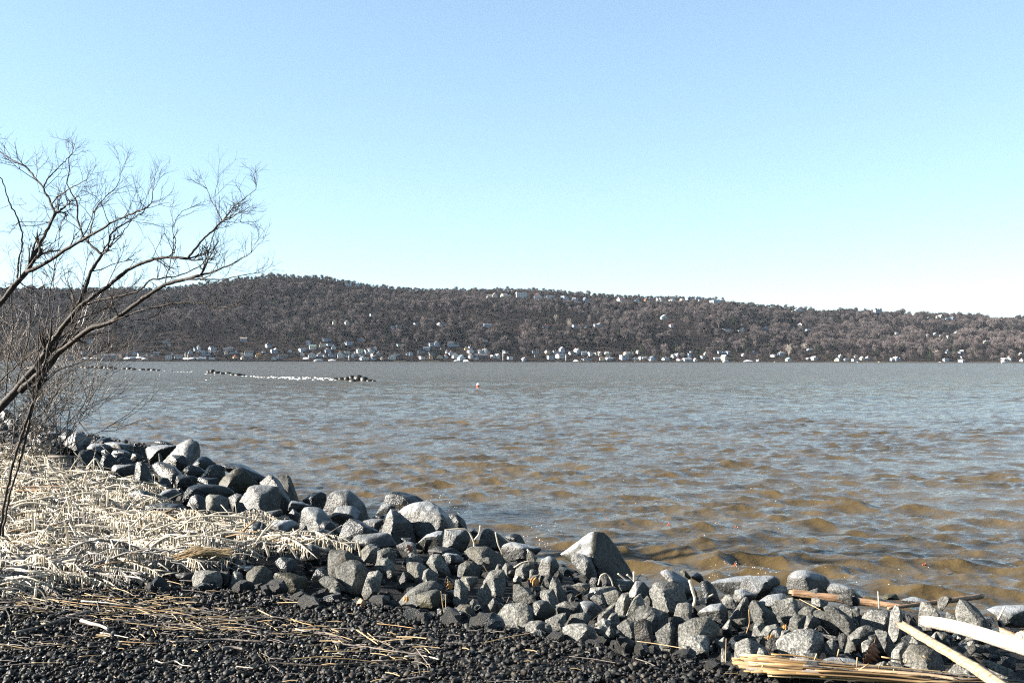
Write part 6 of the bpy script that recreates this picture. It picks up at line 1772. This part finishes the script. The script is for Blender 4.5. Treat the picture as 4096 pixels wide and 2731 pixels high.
brown_leaf = flat('brown_leaf', (0.13, 0.058, 0.032), .55, .4, .3)
orange_leaf = flat('orange_leaf', (0.33, 0.155, 0.045), .55, .4, .3)
def leaf(x, y, Lpx, m, lab, rot, lobes=5, Wf=.75, stem=True):
    G = ground_at(x, y + Lpx * .3)
    Y = G[1] - .08
    p = at(x, y, Y)
    L = Lpx * Y / F
    root = tag(link('leaf', None, None, p), lab, 'leaf', 'dead leaves on the bank')
    root.rotation_euler = rot
    o = link('blade', leaf_mesh('blade', L, L * Wf, lobes, m, rng), root, (-L / 2, 0, 0))
    mb = MB(); mb.tube([[-L * .72, 0, -.01], [-L * .5, 0, 0], [0, 0, .12 * L], [L * .45, 0, .02 * L]], [.0016, .0015, .001, .0006], 4)
    mb.build('vein', straw_m, root)
leaf(869, 652, 23, brown_leaf, 'big brown lobed oak leaf standing between the rocks above the straw bundle', (1.25, 2.1, .15), 5)
leaf(534.5, 581, 10, orange_leaf, 'bright orange-tan crumpled leaf left of the pyramid boulder', (1.3, .5, .2), 3)
leaf(449.5, 585, 10, orange_leaf, 'upright brown-orange leaf beside the long grey gravel-edge rock', (1.3, 1.3, .1), 3, .55)
leaf(771, 638, 10, orange_leaf, 'crumpled ochre leaf behind the straw bundle', (1.2, .3, .3), 3)
leaf(406, 598.5, 6, orange_leaf, 'small peach leaf scrap under the tip of the long grey rock', (1.1, .2, .1), 2)
leaf(409.5, 548, 9, brown_leaf, 'red-brown leaf wedged between ice-glazed rocks under the flat-topped boulder', (1.2, 1.0, .2), 3, .6)
leaf(533, 566, 7, brown_leaf, 'rusty leaf hanging in the iced comb left of the pyramid boulder', (1.2, 1.2, 0), 2, .5)
leaf(785, 626.5, 5, orange_leaf, 'tiny tan leaf scrap between dry rocks left of the driftwood', (1.1, .2, 0), 2)
pts = np.array([[356.5, 605], [357, 601.5], [360, 597.5], [364, 599], [366, 603], [365, 605.5]])
place_rock(pts, 'd', .1, 'pebble')
_pb = ROCKS[-1]['o']; _pb.name = 'orange_pebble'; _pb.data.materials[0] = flat('orange_stone', (0.28, 0.155, 0.08), .7, .3, .2)
tag(_pb, 'lone orange-tan stone lying on the dark gravel', 'stone')
for (x, y, w_, lab) in ((667, 525.5, 4.6, 'bright orange leaf floating on the brown swell right of the pyramid boulder'), (715, 523, 2.4, 'small ochre leaf floating right of the bright orange one'), (735, 527.5, 3.2, 'reddish leaf floating furthest right in the brown swell'), (733, 566, 5, 'pinkish leaf floating near the waterline foam flecks'), (922, 565.5, 5.6, 'rust-red leaf floating before the driftwood pole'), (606, 518, 2, 'tiny red leaf floating above the pyramid boulder')):
    d = ray(x, y); Y = (WZ + .08 - CAM_H) / d[2]
    o = link('floating_leaf', leaf_mesh('floating_leaf', w_ * Y / F, w_ * Y / F * 1.1, 2, flat('wet_orange_leaf', (0.17, 0.050, 0.020), .35, .5, .2) if 'och' not in lab else orange_leaf, rng, .6), None, at(x, y, Y), (.1, -.1, rng.uniform(-.5, .5)))
    tag(o, lab, 'leaf', 'leaves floating on the river')
# buoy
d = ray(478, 386); Yb = (WZ - CAM_H) / d[2]
by = tag(link('buoy', None, None, at(478, 386, Yb)), 'small red and white round buoy floating out on the river', 'buoy')
V, Fc = ICO[2]
rb = 1.8 * Yb / F
up_, lo_ = MB(), MB()
cen = V[Fc].mean(1)
for mb_, sel in ((up_, cen[:, 2] + .5 * cen[:, 0] > .25), (lo_, cen[:, 2] + .5 * cen[:, 0] <= .25)):
    Q = Fc[sel]; mb_.add(V * rb + [0, 0, rb * .7], np.column_stack([Q, Q[:, 2]]))
up_.build('white_cap', flat('buoy_white', (.75, .72, .70), .4), by); lo_.build('red_body', flat('buoy_red', (.62, .07, .05), .4), by)
mb = MB(); mb.tube([[0, 0, rb * 1.6], [0, 0, rb * 2.1]], rb * .12, 5); mb.build('ring_post', mast_m, by)
# breaking foam
foam_m = flat('foam', (.62, .61, .58), .8, .2, .05)
def foam(name, lines, n, label, smin, smax, hz=.45):
    mb = MB()
    V, Fc = ICO[1]
    for (x0, y0, x1, y1, sp), k in zip(lines, n):
        for _ in range(k):
            t = (rng.choice([.08, .22, .35, .5, .62, .8, .93]) + rng.normal() * .035) % 1.0
            x, y = x0 + (x1 - x0) * t + rng.normal() * 1.0, y0 + (y1 - y0) * t + rng.normal() * sp
            d = ray(x, y)
            if d[2] > -.004: continue
            Y = (WZ + .02 - CAM_H) / d[2]
            s = rng.uniform(smin, smax)
            p = at(x, y, Y)
            mb.add(V * np.array([s * rng.uniform(1.2, 3.0), s * 1.2, s * hz * rng.uniform(.6, 1.5)]) * (1 + .2 * rng.normal(size=(len(V), 1)) * .6) + p, np.column_stack([Fc, Fc[:, 2]]))
    return tag(mb.build(name, foam_m), label, kind='stuff')
foam('breaker_foam', [(246, 376.0, 338, 379.4, .45), (270, 376.3, 334, 378.2, .3), (172, 371.2, 192, 371.8, .3), (160, 370.6, 175, 371, .2), (20, 367, 120, 369.2, .25), (205, 373.6, 248, 376, .3), (330, 380.6, 376, 381.2, .25), (196, 379, 214, 379.5, .3)], [70, 60, 12, 4, 10, 4, 0, 2], 'white breaker foam along the broken breakwater', .04, .12)
# spray and bubbles by the bank
sp = MB(); V, Fc = ICO[1]
for (x, y, sx, sy, k) in ((430, 503, 12, 5, 40), (447, 517, 7, 6, 30), (462, 512, 9, 5, 20), (522, 538, 6, 4, 24), (540, 545, 5, 3, 16), (716, 573, 9, 4, 16), (735, 564, 12, 3.5, 16), (764, 571, 6, 3, 20), (545, 528, 14, 8, 16), (660, 500, 160, 25, 12), (850, 575, 60, 8, 14)):
    for _ in range(k):
        xx, yy = x + rng.normal() * sx, y + rng.normal() * sy
        d = ray(xx, yy); Y = (WZ + .10 - CAM_H) / d[2]
        p = at(xx, yy, Y)
        if zg(p[0], p[1]) > WZ + .05: continue
        s = rng.uniform(.002, .005) * (Y / 13)
        sp.add(V * np.array([s * rng.uniform(.8, 2), s, s * .8]) + p + [0, 0, rng.uniform(-.06, .02)], np.column_stack([Fc, Fc[:, 2]]))
tag(sp.build('spray', foam_m), 'spray droplets and foam flecks where the river slaps the rocks', kind='stuff')
# ------------------------------------------------------------------ thin winter haze over the river
hm = bpy.data.materials.new('haze')
hm.use_nodes = True
ht = hm.node_tree
for n_ in list(ht.nodes): ht.nodes.remove(n_)
ho = ht.nodes.new('ShaderNodeOutputMaterial')
hv = ht.nodes.new('ShaderNodeVolumePrincipled')
hv.inputs['Color'].default_value = (0.72, 0.84, 1.0, 1)
hv.inputs['Density'].default_value = HAZE if 'HAZE' in globals() else 0.000013
hv.inputs['Anisotropy'].default_value = 0.0
ht.links.new(hv.outputs[0], ho.inputs['Volume'])
hb = MB(); hb.add(boxv(-14000, 14000, -300, 5600, -35, 260), BOXF)
tag(hb.build('haze', hm, None, False), kind='stuff')
